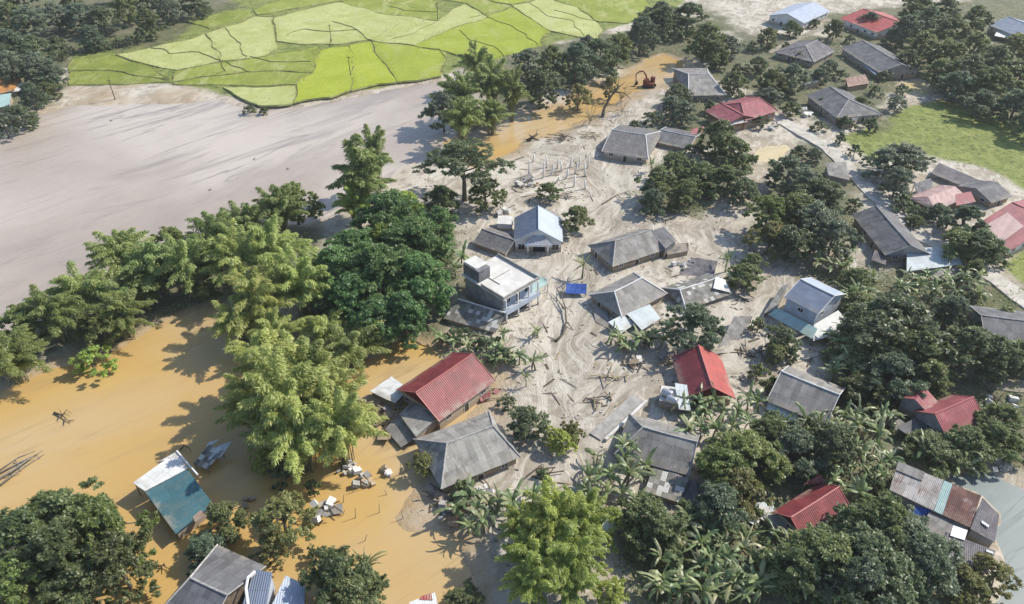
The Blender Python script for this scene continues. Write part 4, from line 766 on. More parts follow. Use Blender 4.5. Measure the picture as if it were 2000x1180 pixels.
def bamboo(key, mat, Hh, Rr, K, per, ls, n=3, plume=.20, tight=.25):
    for _ in range(n):
        C, D, Nn, lv, tp = [], [], [], [], []; mb = MB()
        for k in range(K):
            a = 2.4 * k + rng.normal(0, .35); reach = Rr * (.18 + .82 * math.sqrt((k + .5) / K)) * (.85 + .3 * rng.random()); hh_ = Hh * (1.0 - .34 * (k / K) + rng.normal(0, .09)); b0 = rng.normal(0, Rr * tight * .35, 2)
            def arc(t): return np.array([b0[0] + reach * math.cos(a) * t ** 2.0, b0[1] + reach * math.sin(a) * t ** 2.0, hh_ * (1.25 * t - max(0, t - .4) ** 1.6 * (.55 + .75 * reach / Rr))])
            pts = [arc(t) for t in np.linspace(0, 1, 7)]; pts[0][2] = -.5; mb.tube(pts, [.09, .085, .08, .07, .055, .04, .02], 4, False)
            m_ = int(per * (.7 + .6 * rng.random())); t = .30 + .74 * rng.random(m_) ** .75; P_ = np.array([arc(x) for x in t]); pr = Rr * plume * (np.sin(np.pi * np.clip((t - .30) / .80, 0, 1)) ** .7 + .15)
            d = unit(m_); d[:, 2] = np.abs(d[:, 2]) * .8 - .15; rad = pr * (.35 + .65 * rng.random(m_) ** .5)
            C.append(P_ + d * rad[:, None] + np.array([0, 0, 1]) * (-.35 * rad ** 2 / (Rr * plume + .01))[:, None] * .5)
            out = d * .9 + np.array([math.cos(a), math.sin(a), 0]) * .5 + unit(m_) * .45; out[:, 2] -= .55; D.append(out); nn = d * .6 + unit(m_) * .45; nn[:, 2] += .8; Nn.append(nn)
            lb = rng.random(); lv.append(np.clip(.2 + .45 * lb + rng.normal(0, .2, m_) + .15 * (t - .7), 0, 1)); tp.append((rng.random(m_) < .22) * rng.random(m_))
        C, D, Nn, lv, tp = map(np.concatenate, (C, D, Nn, lv, tp)); nl = len(C)
        cm = leaf_mesh(key + '_foliage', C, D, Nn, ls * (.6 + .9 * rng.random(nl)), ls * .30 * (.7 + .6 * rng.random(nl)), lv, tp); cm.materials.append(mat)
        tm = bpy.data.meshes.new(key + '_culms'); tm.from_pydata(mb.v, [], mb.f); tm.materials.append(M_CULM)
        PROTO.setdefault(key, []).append((Hh, Rr, [('foliage', cm), ('culms', tm)]))
def frond(mb_v, mb_f, lvs, base, az, el, L, wd, bend, seg, lvv, tipv, tear=0.0, fold=.35):
    """one arching strap leaf folded along its midrib"""
    b = len(mb_v); p = np.array(base, float); e = el; st = L / seg; side = np.array([-math.sin(az), math.cos(az), 0]); roll = rng.normal(0, .35)
    for i in range(seg + 1):
        t = i / seg; w_ = wd * (math.sin(math.pi * min(1, .12 + t * .86)) ** .55) * (1 if i < seg else .25) * .5; dz = np.array([math.cos(az) * math.cos(e), math.sin(az) * math.cos(e), math.sin(e)]); up = np.cross(dz, side)
        s_ = side * math.cos(roll) + up * math.sin(roll); u_ = np.cross(dz, s_); k1, k2 = 1 + tear * rng.normal(), 1 + tear * rng.normal()
        mb_v += [tuple(p + s_ * w_ * k1 - u_ * w_ * fold), tuple(p), tuple(p - s_ * w_ * k2 - u_ * w_ * fold)]; lvs += [(lvv, tipv, 0, 1)] * 3
        p = p + dz * st; e -= bend / seg * (1 + t)
        if i < seg: o = b + 3 * i; mb_f += [(o, o + 1, o + 4, o + 3), (o + 1, o + 2, o + 5, o + 4)]
def banana(key, mat, Hs, L, wd, nleaf, stems=1, n=4, bend=1.5, dry=True, rs=.13):
    for _ in range(n):
        v, f, lvs = [], [], []; mb = MB(); dv, df, dl = [], [], []
        for s_ in range(stems):
            bx, by = (0, 0) if s_ == 0 else rng.normal(0, 1.0, 2); hs = Hs * (1 if s_ == 0 else .6 + .3 * rng.random()); lx, ly = rng.normal(0, .22, 2)
            mb.tube([(bx, by, -.4), (bx + lx * .5, by + ly * .5, hs * .5), (bx + lx, by + ly, hs)], [rs * 1.3, rs, rs * .6], 7)
            for k in range(nleaf):
                az = 2.4 * k + rng.normal(0, .6); t = k / nleaf; frond(v, f, lvs, (bx + lx, by + ly, hs - .15 + .1 * t), az, .35 + 1.05 * t + rng.normal(0, .1), L * (.55 + .65 * rng.random()), wd * (.6 + .6 * rng.random()), bend * (.35 + 1.1 * rng.random()) * (1.15 - .5 * t), 6, float(np.clip(.3 + .5 * t + rng.normal(0, .2), 0, 1)), float(rng.random() < .4) * rng.random(), .3)
            if dry:
                for k in range(3): frond(dv, df, dl, (bx + lx, by + ly, hs - .3), rng.random() * 6.3, -.5, L * .7, wd * .5, .9, 4, rng.random(), rng.random(), .2)
        def mk(nm, vv, ff, ll, m_):
            me = bpy.data.meshes.new(nm); me.from_pydata(vv, [], ff); a = me.attributes.new('lv', 'FLOAT_COLOR', 'POINT'); a.data.foreach_set('color', np.array(ll, np.float32).ravel()); me.materials.append(m_); return me
        tm = bpy.data.meshes.new(key + '_stem'); tm.from_pydata(mb.v, [], mb.f); tm.materials.append(M_STEM)
        parts = [('leaves', mk(key + '_leaves', v, f, lvs, mat)), ('stem', tm)]
        if dry: parts.append(('dead_leaves', mk(key + '_dead', dv, df, dl, F_DRY)))
        PROTO.setdefault(key, []).append((Hs + L * .55, L * .85, parts))
bamboo('bam', F_BAM, 15, 8, 42, 380, .72, 4, .135); bamboo('pbam', F_PALEB, 15, 8, 40, 430, .72, 4, .14); bamboo('lime', F_LIME, 15, 7, 36, 400, .7, 3, .14); bamboo('tall', F_BAM, 18, 4.5, 24, 380, .75, 2, .22, .3)
broad('teal', F_TEAL, 12, 6, 26, 290, .58, n=3, low=.15); broad('bro', F_BRO, 9, 4.5, 24, 340, .47, n=4, low=.12); broad('dark', [F_DARK, F_DARK2, F_DARK3], 10, 5, 26, 320, .47, n=6, low=.12); broad('grey', F_GREY, 9, 4.5, 24, 340, .46, n=4, low=.12)
broad('lt', F_LIME, 9, 4.5, 22, 350, .43, n=2, low=.2); broad('warm', F_WARM, 9, 4.5, 24, 340, .46, n=3, low=.15); broad('olive', F_OLIVE, 7, 4, 18, 350, .42, n=3, low=.2); broad('sparse', F_DARK, 15, 6.5, 16, 130, .6, .6, low=.5, n=2, spread=1.25)
broad('bush', F_BRO, 2.6, 2.2, 9, 420, .42, .8, low=.2, n=3); broad('dbush', F_DARK, 2.8, 2.2, 9, 420, .42, .8, low=.2, n=2); broad('obush', F_LIME, 2.6, 2.0, 9, 420, .40, .8, low=.2, n=2)
banana('ban', F_BAN, 2.6, 2.8, .55, 10, 1, 8); banana('palm', F_BRO, 3.2, 2.6, .2, 26, 1, 3, 1.3, True, .12); banana('reed', F_DRY, .6, 3.8, .16, 26, 1, 2, .9, False, .08)
DESC = {'bam': ('bamboo_clump', 'bamboo', 'feathery green bamboo clump'), 'pbam': ('bamboo_clump', 'bamboo', 'pale green drooping bamboo clump'), 'lime': ('bamboo_clump', 'bamboo', 'yellow-green bamboo clump'), 'tall': ('bamboo_clump', 'bamboo', 'tall narrow bamboo clump'),
 'teal': ('leafy_tree', 'tree', 'dense deep green tree'), 'bro': ('leafy_tree', 'tree', 'mid green leafy tree'), 'dark': ('leafy_tree', 'tree', 'dark green tree'), 'grey': ('leafy_tree', 'tree', 'greyish green leafy tree'), 'lt': ('leafy_tree', 'tree', 'bright yellow-green tree'), 'warm': ('leafy_tree', 'tree', 'warm green leafy tree'),
 'olive': ('leafy_tree', 'tree', 'olive loose leafy tree'), 'sparse': ('open_tree', 'tree', 'tall dark open-crowned tree'), 'bush': ('shrub', 'shrub', 'low green shrub'), 'dbush': ('shrub', 'shrub', 'low dark shrub'), 'obush': ('shrub', 'shrub', 'low yellow-green shrub'),
 'ban': ('banana_plant', 'banana plant', 'banana plant'), 'palm': ('spiky_palm', 'palm', 'spiky palm'), 'reed': ('cane_tuft', 'cane', 'dry cane tuft')}
CNT = {}; USED = {}
ORD = 'first second third fourth fifth sixth seventh eighth ninth tenth eleventh twelfth thirteenth fourteenth fifteenth sixteenth seventeenth eighteenth nineteenth twentieth'.split(); ORD += ['twenty-' + o for o in ORD[:9]]
def tree(kind, cx, cy, h, r, where, group=None, full=False):
    """crown centre sighted at (cx, cy); h and r are real height and crown radius in metres"""
    nm, cat, ds = DESC[kind]; k = CNT.get(kind, 0); CNT[kind] = k + 1; Hh, Rr, parts = PROTO[kind][k % len(PROTO[kind])]
    p = U(cx, cy, h * .55); z = max(-.15, gz(p.x, p.y))
    lab = where if full else ds + ' ' + where
    o = empty(nm, (p.x, p.y, z), lab, cat, group); o.rotation_euler = (0, 0, random.uniform(0, 6.28)); o.scale = (r / Rr * random.uniform(.9, 1.12), r / Rr * random.uniform(.85, 1.1), h / Hh * random.uniform(.88, 1.12))
    for pn, me in parts: c = bpy.data.objects.new(pn, me); COL.objects.link(c); c.parent = o
    if kind == 'ban': o.rotation_euler = (random.gauss(0, .12), random.gauss(0, .12), o.rotation_euler.z)
    return o
TREES = []
def T(kind, group, *rows):
    for x, y, h, r, wl in rows: tree(kind, x, y, h, r, wl, group)
G1 = 'trees on the strip between the river and the brown flood'
T('bam', G1, (10, 690, 12, 7, 'at the left edge of the river strip'), (100, 615, 12, 7, 'second from the left edge on the river strip'), (165, 570, 13, 7.5, 'where the river strip bulges towards the brown flood'),
  (232, 610, 11, 6, 'leaning over the brown flood left of the grey mud gap'), (238, 500, 14, 6.5, 'with one dark shoot rising over the pale river'), (300, 520, 13, 7, 'above the grey mud gap in the river strip'), (372, 520, 13, 7.5, 'shading the head of the brown channel'),
  (420, 465, 13, 7, 'at the middle of the river strip, facing the pale river'), (478, 440, 13, 7, 'left of the topmost clump of the river strip'), (545, 412, 14, 6.5, 'topmost and brightest on the river strip'))
T('warm', G1, (52, 640, 9, 5, 'at the left end of the river strip'), (196, 640, 8, 4.5, 'hanging low over the left shore of the brown flood'), (275, 560, 9, 5, 'in the shade behind the bamboo of the river strip'), (340, 480, 9, 5, 'in the river strip above the channel head'), (575, 395, 11, 5, 'by the river below the tall lone bamboo'), (395, 550, 8, 4.5, 'deep in shade above the head of the brown channel'))
T('obush', None, (178, 705, 4, 4, 'at the waterline below the left river strip'))
T('tall', None, (704, 345, 20, 7, 'standing alone against the pale river left of the open-crowned tree'), (732, 300, 20, 3.6, 'thin spire behind the lone bamboo by the river'))
T('lime', None, (690, 400, 11, 5, 'low at the foot of the lone tall bamboo by the river'))
G2 = 'bamboo clumps between the brown flood and the concrete house'
T('pbam', G2, (470, 515, 14, 7.5, 'over the brown channel head, leftmost of its grove'), (540, 500, 14, 7, 'at the grove top beside the deep green trees'), (585, 560, 14, 7.5, 'touching the left side of the deep green trees'), (500, 585, 15, 7.5, 'in the middle of the pale grove right of the channel'),
  (462, 625, 11, 4.8, 'at the right shore where the brown channel narrows'), (540, 650, 10, 5.5, 'in the dip above the big near stand'))
G3 = 'deep green trees behind the concrete house'
T('teal', G3, (690, 500, 13, 7, 'at the left of the deep green grove'), (760, 430, 13, 7, 'at the top of the deep green grove under the open-crowned tree'), (812, 470, 13, 7, 'upper right in the deep green grove'), (745, 545, 14, 7.5, 'in the centre of the deep green grove'), (820, 555, 13, 7, 'left of the stair tower of the concrete house'),
  (690, 580, 13, 7, 'lower left in the deep green grove'), (790, 610, 12, 6.5, 'lower right in the deep green grove above the pond'), (860, 450, 10, 4.5, 'below the open-crowned tree beside the silt'), (735, 625, 11, 5.5, 'in shade at the bottom of the deep green grove'), (655, 545, 12, 6, 'between the pale bamboo and the deep green grove'))
T('lt', G3, (795, 405, 10, 5, 'on top of the deep green grove, left of the open-crowned tree'), (745, 470, 11, 4.5, 'breaking through the middle of the deep green grove'))
T('sparse', None, (905, 330, 17, 9, 'with bare trunk showing, above the left end of the middle silt'))
T('bro', None, (950, 385, 8, 4.5, 'at the right foot of the open-crowned tree'), (862, 395, 9, 4.5, 'at the left foot of the open-crowned tree'))
T('bam', None, (690, 672, 9, 6.5, 'arched like a mound beside the orange pond of the red house')); T('pbam', None, (640, 655, 8, 5, 'running up to the mound of bamboo by the orange pond'))
G4 = 'clumps of the big bamboo stand at the brown flood'
T('pbam', G4, (520, 715, 14, 7, 'upper left of the big stand above the teal roof'), (585, 720, 15, 7.5, 'at the top of the big stand above the teal roof'), (492, 785, 12, 5.6, 'reaching over the flood left of the big stand'), (555, 790, 16, 8, 'in the middle of the big stand above the teal roof'),
  (640, 770, 15, 7, 'right in the big stand facing the white hut'), (660, 840, 14, 6, 'at the lower right of the big stand'), (585, 855, 13, 6.5, 'at the bottom of the big stand over its shadow'), (520, 845, 9, 3.6, 'lowest left of the big stand, over the broken hut'))
T('lt', None, (514, 896, 5.5, 2.2, 'small and round, in the shadow of the big bamboo')); T('dbush', None, (550, 915, 3, 3, 'in shadow below the big bamboo stand'))
# far creek belt
G5 = 'trees along the orange creek'
T('bam', G5, (895, 180, 18, 7.5, 'at the river end of the creek belt'), (905, 235, 15, 6.5, 'at the water where the creek meets the river'), (960, 165, 18, 6.5, 'second from the river in the creek belt'), (1000, 170, 19, 5.5, 'with a pale bare trunk in the creek belt'), (930, 130, 15, 6, 'against the rice fields at the river end of the creek belt'), (960, 220, 12, 5, 'at the left shore of the orange creek'))
T('dark', G5, (1055, 170, 13, 7, 'in the creek belt over the left bend of the orange water'), (1080, 130, 12, 6.5, 'in the creek belt behind the bend, by the fields'), (1125, 125, 13, 7, 'in the middle of the creek belt'), (1170, 110, 13, 7, 'right of the middle of the creek belt'), (1208, 92, 13, 6.5, 'in the creek belt above the excavator'), (1252, 66, 14, 6.5, 'in the creek belt left of the orange creek head'),
  (1298, 44, 13, 7, 'at the head of the orange creek'), (1378, 80, 14, 7, 'tallest right of the orange creek head'), (1290, 35, 13, 7, 'behind the creek head near the top edge'), (1345, 35, 13, 7, 'at the top of the creek belt'), (1395, 105, 10, 5, 'right of the creek head beside the pale track'))
T('grey', G5, (865, 215, 12, 5.5, 'dipping into the river at the left end of the creek belt'), (1030, 120, 10, 5, 'small in the creek belt by the fields'), (1420, 90, 9, 5, 'beside the pale bare ground near the top'), (1148, 90, 9, 4.5, 'behind the creek belt at the field edge'))
T('reed', None, (1130, 200, 6, 4, 'on the bank left of the leaning bare tree'), (1150, 225, 6, 4, 'at the foot of the leaning bare tree'), (1215, 185, 5, 3.5, 'between the leaning tree and the excavator'), (1215, 215, 4, 3, 'beside the mud behind the grey tiled house'))
T('olive', None, (1130, 185, 9, 4.5, 'on the near bank of the orange creek, shaggy with dry canes'), (1190, 165, 9, 3.2, 'on the leaning bare trunk by the excavator'))
# middle right
G6 = 'trees between the silt and the lane'
T('bro', G6, (1285, 355, 9, 4.8, 'at the left of the grove under the tiled grey house'), (1400, 275, 10, 5.5, 'between the tiled house and the crossing red gables'), (1440, 300, 9, 5, 'left of the pale yellow mud pool'), (1420, 350, 9, 5, 'in the grove below the yellow mud pool'), (1370, 345, 8, 4.5, 'in the middle of the grove below the tiled house'), (1320, 330, 8, 4.2, 'upper left in the grove below the tiled house'))
T('dark', G6, (1275, 395, 7, 3.6, 'at the lower left of the grove under the tiled house'), (1450, 378, 7, 4, 'at the lower right of the grove by the silt'), (1340, 385, 7, 4, 'at the front of the grove facing the silt'))
T('warm', G6, (1500, 425, 9, 5.2, 'at the silt edge left of the slate gable house')); T('olive', G6, (1505, 465, 8, 4.6, 'leaning over the silt below the bright tree'))
T('dark', G6, (1540, 335, 10, 5.5, 'left of the small hidden grey roof'), (1600, 385, 11, 6, 'below the small hidden grey roof'), (1560, 410, 11, 6, 'in the big grove left of the slate gable house'), (1612, 398, 8, 4, 'at the lane below the small hidden roof'), (1545, 470, 9, 5, 'at the lower left of the big grove by the silt'))
T('grey', G6, (1590, 440, 10, 5.5, 'right in the big grove left of the slate gable house'), (1625, 470, 9, 5, 'touching the left eave of the slate gable house'), (1570, 365, 9, 4.6, 'at the top of the big grove beside the small roof'), (1588, 306, 5, 2.8, 'small, beside the lane above the hidden roof'))
T('grey', None, (1735, 316, 9, 5.5, 'broad and pale at the left of the field by the lane'), (1768, 315, 9, 6, 'broad and pale, nearer the green field'), (1752, 358, 8, 4.2, 'below the broad pale pair by the lane'))
T('bro', None, (1125, 432, 6, 3.6, 'hugging the right wall of the white house'), (1072, 380, 4.5, 3, 'behind the ridge of the white house'))
T('palm', None, (1420, 515, 5, 3, 'standing on the silt left of the palms by the patched house'), (1138, 528, 5, 3, 'behind the blue tarpaulin shelter')); T('dark', None, (1455, 540, 6, 4.2, 'on the silt right of the patched grey house'))
T('bro', None, (1470, 515, 5, 3, 'small on the silt above the patched grey house'))
T('dark', None, (1355, 640, 9, 5, 'between the silvery lean-tos and the torn tilted roof'), (1530, 668, 6, 3.4, 'in front of the two storey blue-grey house'), (1515, 695, 4, 2.6, 'low in front of the two storey blue-grey house'))
# upper right wood and village trees
G7 = 'trees of the dark wood at the upper right'
for k, (x, y, h, r) in enumerate(sorted([(1770, 62, 12, 6), (1815, 40, 12, 6.5), (1860, 62, 12, 6.5), (1905, 92, 12, 6.5), (1800, 95, 11, 6), (1850, 110, 12, 6.5), (1895, 140, 12, 7), (1945, 120, 12, 6.5), (1985, 90, 11, 6), (1940, 170, 12, 7), (1985, 160, 11, 6.5), (1985, 205, 11, 6), (1870, 165, 11, 6), (1835, 140, 10, 5), (1920, 200, 10, 5.5), (1775, 120, 8, 4.5), (1790, 20, 11, 6), (1850, 15, 11, 6), (1905, 40, 11, 6), (2015, 240, 10, 5.5), (2030, 130, 12, 6.5)])):
    tree(('dark', 'dark', 'bro')[k % 3], x, y, h, r, ('dark' if k % 3 < 2 else 'mid green') + ' leafy tree in the dark upper right wood, ' + ORD[k] + ' from left', G7, True)
T('dark', None, (1505, 165, 9, 4.6, 'left of the long dark house with wing'), (1548, 150, 11, 5.5, 'tallest above the long dark house with wing'), (1480, 130, 7, 3.8, 'on pale ground left of the grey gable house in trees'), (1630, 60, 8, 4, 'between the salmon roof and the grey gable house'), (1600, 150, 6, 3.4, 'between the two wings of dark roofs'), (1325, 185, 7, 4, 'left of the grey house at the creek'), (1435, 165, 8, 4.2, 'behind the crossing red gables'))
T('grey', None, (1500, 190, 8, 4.6, 'right behind the crossing red gables'), (1620, 135, 5, 3, 'in the yard behind the brown hut'), (1700, 40, 8, 4.5, 'below the salmon red roof'), (1335, 225, 7, 4, 'left of the crossing red gables'), (1310, 210, 6, 3.5, 'behind the low dark ruined house'), (1750, 205, 5, 3, 'at the corner of the green field'))
T('bro', None, (1545, 55, 7, 4, 'below the pale blue-white roof'), (1500, 75, 8, 4.2, 'on bare ground left of the pale blue-white roof'), (1680, 205, 5, 3, 'at the end of the dark wing by the field'), (1545, 215, 5, 3, 'right of the crossing red gables by the lane'))
T('dbush', None, (1760, 180, 3, 3, 'along the dirt bank below the dark wood'), (1650, 245, 3, 3.4, 'hedge-like under the dark wing at the lane'), (1600, 250, 3, 3, 'at the lane right of the crossing red gables'), (1240, 250, 3, 3.2, 'behind the grey tiled house'), (1275, 235, 3.4, 3.2, 'behind the low dark ruined house, at its left'))
T('dark', None, (1885, 435, 9, 4.6, 'before the ruined pink house'), (1915, 480, 9, 5, 'left of the big faded red roof'), (1870, 480, 8, 4.2, 'above the broad pale flat roof'), (1830, 420, 5, 3, 'in the yard of the ruined pink house'))
T('bro', None, (1785, 436, 4, 2.2, 'between the lane and the ruined pink house'), (1940, 500, 5, 3, 'under the big faded red roof'), (1900, 535, 5, 2.6, 'at the right end of the broad flat roof'))
T('dark', None, (1755, 640, 13, 8.5, 'great round one right of the two storey blue-grey house'), (1790, 690, 10, 6, 'below the great round tree at the right'), (1740, 735, 8, 5, 'above the faded red house with violet wing'), (1885, 690, 10, 5.2, 'below the small whitish shed'), (1680, 598, 6, 3, 'beside the white lean-to of the blue-grey house'), (1860, 610, 6, 3.5, 'on the grassy verge right of the great round tree'), (1940, 700, 9, 4.5, 'before the dark corrugated roof at the right edge'), (1820, 735, 7, 4, 'at the start of the curved dirt path'))
T('bro', None, (1705, 690, 8, 4.6, 'left below the great round tree'), (1985, 700, 8, 4.5, 'at the right edge below the corrugated roof'), (1690, 760, 6, 4, 'between the weathered hip roof and the faded red house'), (1672, 548, 6, 3.2, 'right of the ridge of the two storey house'))
# bottom right
T('warm', None, (1460, 890, 9, 5.5, 'above the yard left of the crimson house'), (1415, 910, 8, 4.6, 'right of the annex of the grey hip-roofed house')); T('olive', None, (1440, 950, 7, 4.4, 'beside the pale yard of the crimson house'))
T('dark', None, (1555, 880, 8, 4.6, 'behind the crimson house'), (1620, 880, 8, 4.6, 'right behind the crimson house'), (1505, 850, 7, 4, 'under the eave of the weathered hip roof'), (1400, 990, 8, 4.4, 'right of the lower grey annex'))
G8 = 'big dark trees at the bottom right'
T('dark', G8, (1668, 1062, 9, 5, 'covering the right slope of the crimson house'), (1718, 1040, 10, 5.4, 'in front of the rusty roof'), (1768, 1068, 9, 5.4, 'left of the grey shed with skylights'), (1690, 1085, 11, 6, 'in the middle of the bottom right grove'), (1620, 1100, 10, 5.6, 'at the bottom below the crimson house'), (1800, 1110, 9, 4.8, 'under the grey shed with skylights'), (1740, 1130, 9, 5, 'at the bottom edge right of the middle'), (1560, 1110, 8, 4.6, 'at the bottom left of the crimson house'), (1670, 1150, 9, 5, 'at the bottom edge of the big dark grove'))
T('olive', None, (1935, 1120, 6, 3.4, 'by the grey water at the lower right corner'), (1900, 1150, 5, 3, 'below the grey shed at the lower right'))
T('bro', None, (1280, 1025, 8, 4.6, 'rounded, below the lower grey annex'), (1260, 1050, 5, 3, 'small, left below the rounded tree'), (1888, 872, 6, 4.2, 'in front of the faded red house'), (1938, 858, 6, 3.8, 'right in front of the faded red house'), (1825, 880, 6, 4, 'above the rusty roof by the grey water'), (1960, 830, 6, 3.5, 'at the right edge beside the faded red house'))
G9 = 'clumps of the yellow bamboo stand at the bottom'
T('lime', G9, (1030, 1035, 10, 4.2, 'at the upper left of the bottom stand'), (1085, 1020, 12, 5, 'at the top of the bottom stand'), (1140, 1015, 11, 4.6, 'at the upper right of the bottom stand'), (1050, 1090, 11, 5, 'at the left of the bottom stand'), (1115, 1080, 12, 5, 'in the middle of the bottom stand'), (1040, 1150, 8, 3.6, 'lowest of the bottom stand'), (1110, 1140, 9, 4, 'at the lower right of the bottom stand'))
T('obush', None, (1190, 1165, 3, 3.4, 'right of the yellow bamboo at the bottom edge'), (1205, 1030, 2.6, 2.6, 'under the pale sheet roof by the yellow bamboo'), (1160, 1060, 3, 2.6, 'at the right foot of the yellow bamboo'))
T('dark', None, (1030, 828, 6.5, 3.6, 'on the silt right of the big hip roof'), (436, 1008, 7, 3, 'at the right corner of the teal roof'), (400, 1070, 5, 3, 'between the teal roof and the bottom dark house'))
T('lt', None, (1095, 862, 4.6, 2.5, 'trimmed round, with shadow on the muddy road')); T('olive', None, (1118, 845, 4.4, 1.9, 'small round one touching the trimmed bright tree'), (552, 1018, 8, 4.4, 'left of the wrecked hut in the orange water'), (530, 1072, 5, 3, 'above the annex of the bottom dark house'), (828, 905, 4.5, 2.2, 'at the left end of the big hip roof'))
T('bro', None, (660, 1130, 8, 4.8, 'at the bottom edge right of the dark house'), (695, 1160, 7, 4, 'lower right of the pair at the bottom edge'), (905, 1168, 3.6, 2.6, 'alone in mud at the bottom edge')); T('palm', None, (718, 1110, 7, 3, 'rising from the trees at the bottom edge'), (1028, 745, 3.5, 1.6, 'thin on the silt below the banana hedge'))
G10 = 'big trees at the lower left corner'
T('bro', G10, (130, 1010, 11, 6, 'highest in the lower left corner'), (55, 1050, 11, 6.2, 'at the left edge of the lower left corner'), (125, 1080, 12, 6.4, 'in the middle of the lower left corner'), (230, 1100, 10, 5, 'nearest the bottom dark house'), (160, 1140, 9, 5, 'at the bottom of the lower left corner'))
T('olive', G10, (140, 1140, 7, 2.6, 'small pale one in front of the lower left trees'), (60, 1165, 6, 3, 'pale one at the very lower left'))
T('warm', G10, (205, 1040, 11, 5.6, 'at the upper right of the lower left corner'), (40, 1130, 10, 5.5, 'lowest at the left edge'), (95, 1015, 10, 4, 'behind the lower left trees, facing the flood'))
# top left wood
G11 = 'trees of the wood at the top left'
for k, (x, y, h, r) in enumerate(sorted([(15, 30, 13, 7), (62, 42, 13, 7), (108, 30, 12, 6.5), (155, 30, 13, 7), (200, 40, 12, 6.5), (245, 20, 12, 6.5), (20, 85, 13, 7), (65, 95, 12, 6.5), (25, 135, 12, 6), (75, 135, 11, 5.5), (110, 90, 9, 4.6), (330, 18, 11, 6), (380, 8, 11, 6), (180, 75, 9, 5), (-20, 110, 12, 6.5), (100, 150, 8, 4.5), (62, 190, 8, 4.6), (35, 222, 8, 4.8), (90, 180, 6, 4), (5, 240, 8, 4.5), (290, 5, 11, 6), (140, -15, 12, 7), (40, -15, 13, 7), (230, -20, 12, 7)])):
    tree(('dark', 'grey', 'dark')[k % 3], x, y, h, r, ('dark' if k % 3 != 1 else 'greyish') + ' tree in the top left wood, ' + ORD[k] + ' from left', G11, True)
T('bro', None, (287, 48, 11, 5, 'standing alone between the rice fields and the top left wood'))
T('dbush', 'shrubs along the field drain', *[(x, y, 3, 3, 'in the row along the drain under the round tree') for x, y in ((230, 88), (255, 84), (275, 80), (205, 92), (180, 98))])
T('dbush', None, (487, 213, 2.6, 2, 'at the river edge of the bright field'), (515, 216, 2.2, 1.8, 'at the river edge, right one of two'))
# bananas
def grove(where, rows, kind='ban', h=(3.6, 5.0)):
    for k, (x, y) in enumerate(sorted(rows)): hh_ = random.uniform(*h); tree(kind, x, y, hh_, random.uniform(2.1, 3.0), 'banana plant ' + where + ', ' + ORD[k] + ' from left', 'banana plants ' + where, True)
def scat(n, x0, x1, y0, y1, seed, mind=14):
    r_ = random.Random(seed); out = []
    for _ in range(n * 30):
        p = (r_.uniform(x0, x1), r_.uniform(y0, y1))
        if all(math.hypot(p[0] - q[0], p[1] - q[1]) > mind for q in out): out.append(p)
        if len(out) >= n: break
    return out
grove('in the big grove between weathered hip roof and rusty roof', scat(24, 1610, 1735, 815, 965, 1, 20))
grove('under the front gable of the bright red house', scat(16, 1335, 1490, 785, 850, 2, 22))
grove('in the grove below the grey hip-roofed house by the wall', scat(13, 1140, 1255, 870, 985, 3, 24))
grove('in the fan of strap leaves before the big hip roof', scat(11, 880, 1040, 968, 1030, 4, 25))
grove('in the grove at the bottom right of the yellow bamboo', scat(26, 1285, 1430, 1030, 1175, 5, 22)); grove('at the bottom edge left of the big dark trees', scat(18, 1430, 1545, 1060, 1170, 6, 23))
grove('beside the curved path above the faded red house', scat(14, 1625, 1700, 640, 740, 7, 20)); grove('below the broad pale flat roof', scat(18, 1750, 1910, 540, 585, 8, 17)); grove('right of the two storey blue-grey house', scat(9, 1655, 1715, 540, 600, 9, 15))
grove('in the hedge above the main red house', scat(14, 860, 1050, 650, 715, 10, 20), h=(2.6, 3.6)); grove('below the silvery lean-to roofs', scat(8, 1190, 1300, 655, 675, 11, 17), h=(2.6, 3.6)); grove('left of the concrete house terrace', scat(7, 860, 920, 500, 545, 12, 14))
grove('in the grove below the tiled grey house', scat(14, 1270, 1450, 300, 400, 13, 18), h=(3, 4.2)); grove('at the silt edge left of the slate gable house', scat(9, 1590, 1665, 480, 530, 14, 15)); grove('left of the great round tree on the right', scat(8, 1660, 1720, 600, 650, 21, 16)); grove('before the dark corrugated roof at the right edge', scat(9, 1920, 2000, 680, 720, 22, 17)); grove('under the faded red house', scat(8, 1800, 1900, 870, 905, 23, 18))
grove('right of the weathered hip roof', scat(9, 1470, 1600, 830, 870, 15, 20))
T('dbush', None, (900, 660, 2.6, 3, 'left in the banana hedge above the main red house'), (985, 700, 3, 3, 'right in the banana hedge above the main red house'), (950, 680, 2.6, 2.8, 'in the middle of the banana hedge above the main red house'), (1260, 668, 2.4, 2.4, 'under the silvery lean-to roofs'), (992, 790, 2, 1.8, 'alone on the silt right of the main red house'))
T('bush', None, (612, 955, 3.2, 1.8, 'in orange water above the wrecked hut'), (615, 1085, 2.4, 1.8, 'in orange water below the wrecked hut'), (905, 960, 2.6, 2.4, 'at the front wall of the big hip roof'), (1060, 930, 1.6, 1.4, 'tiny on the silt below the trimmed bright tree'))
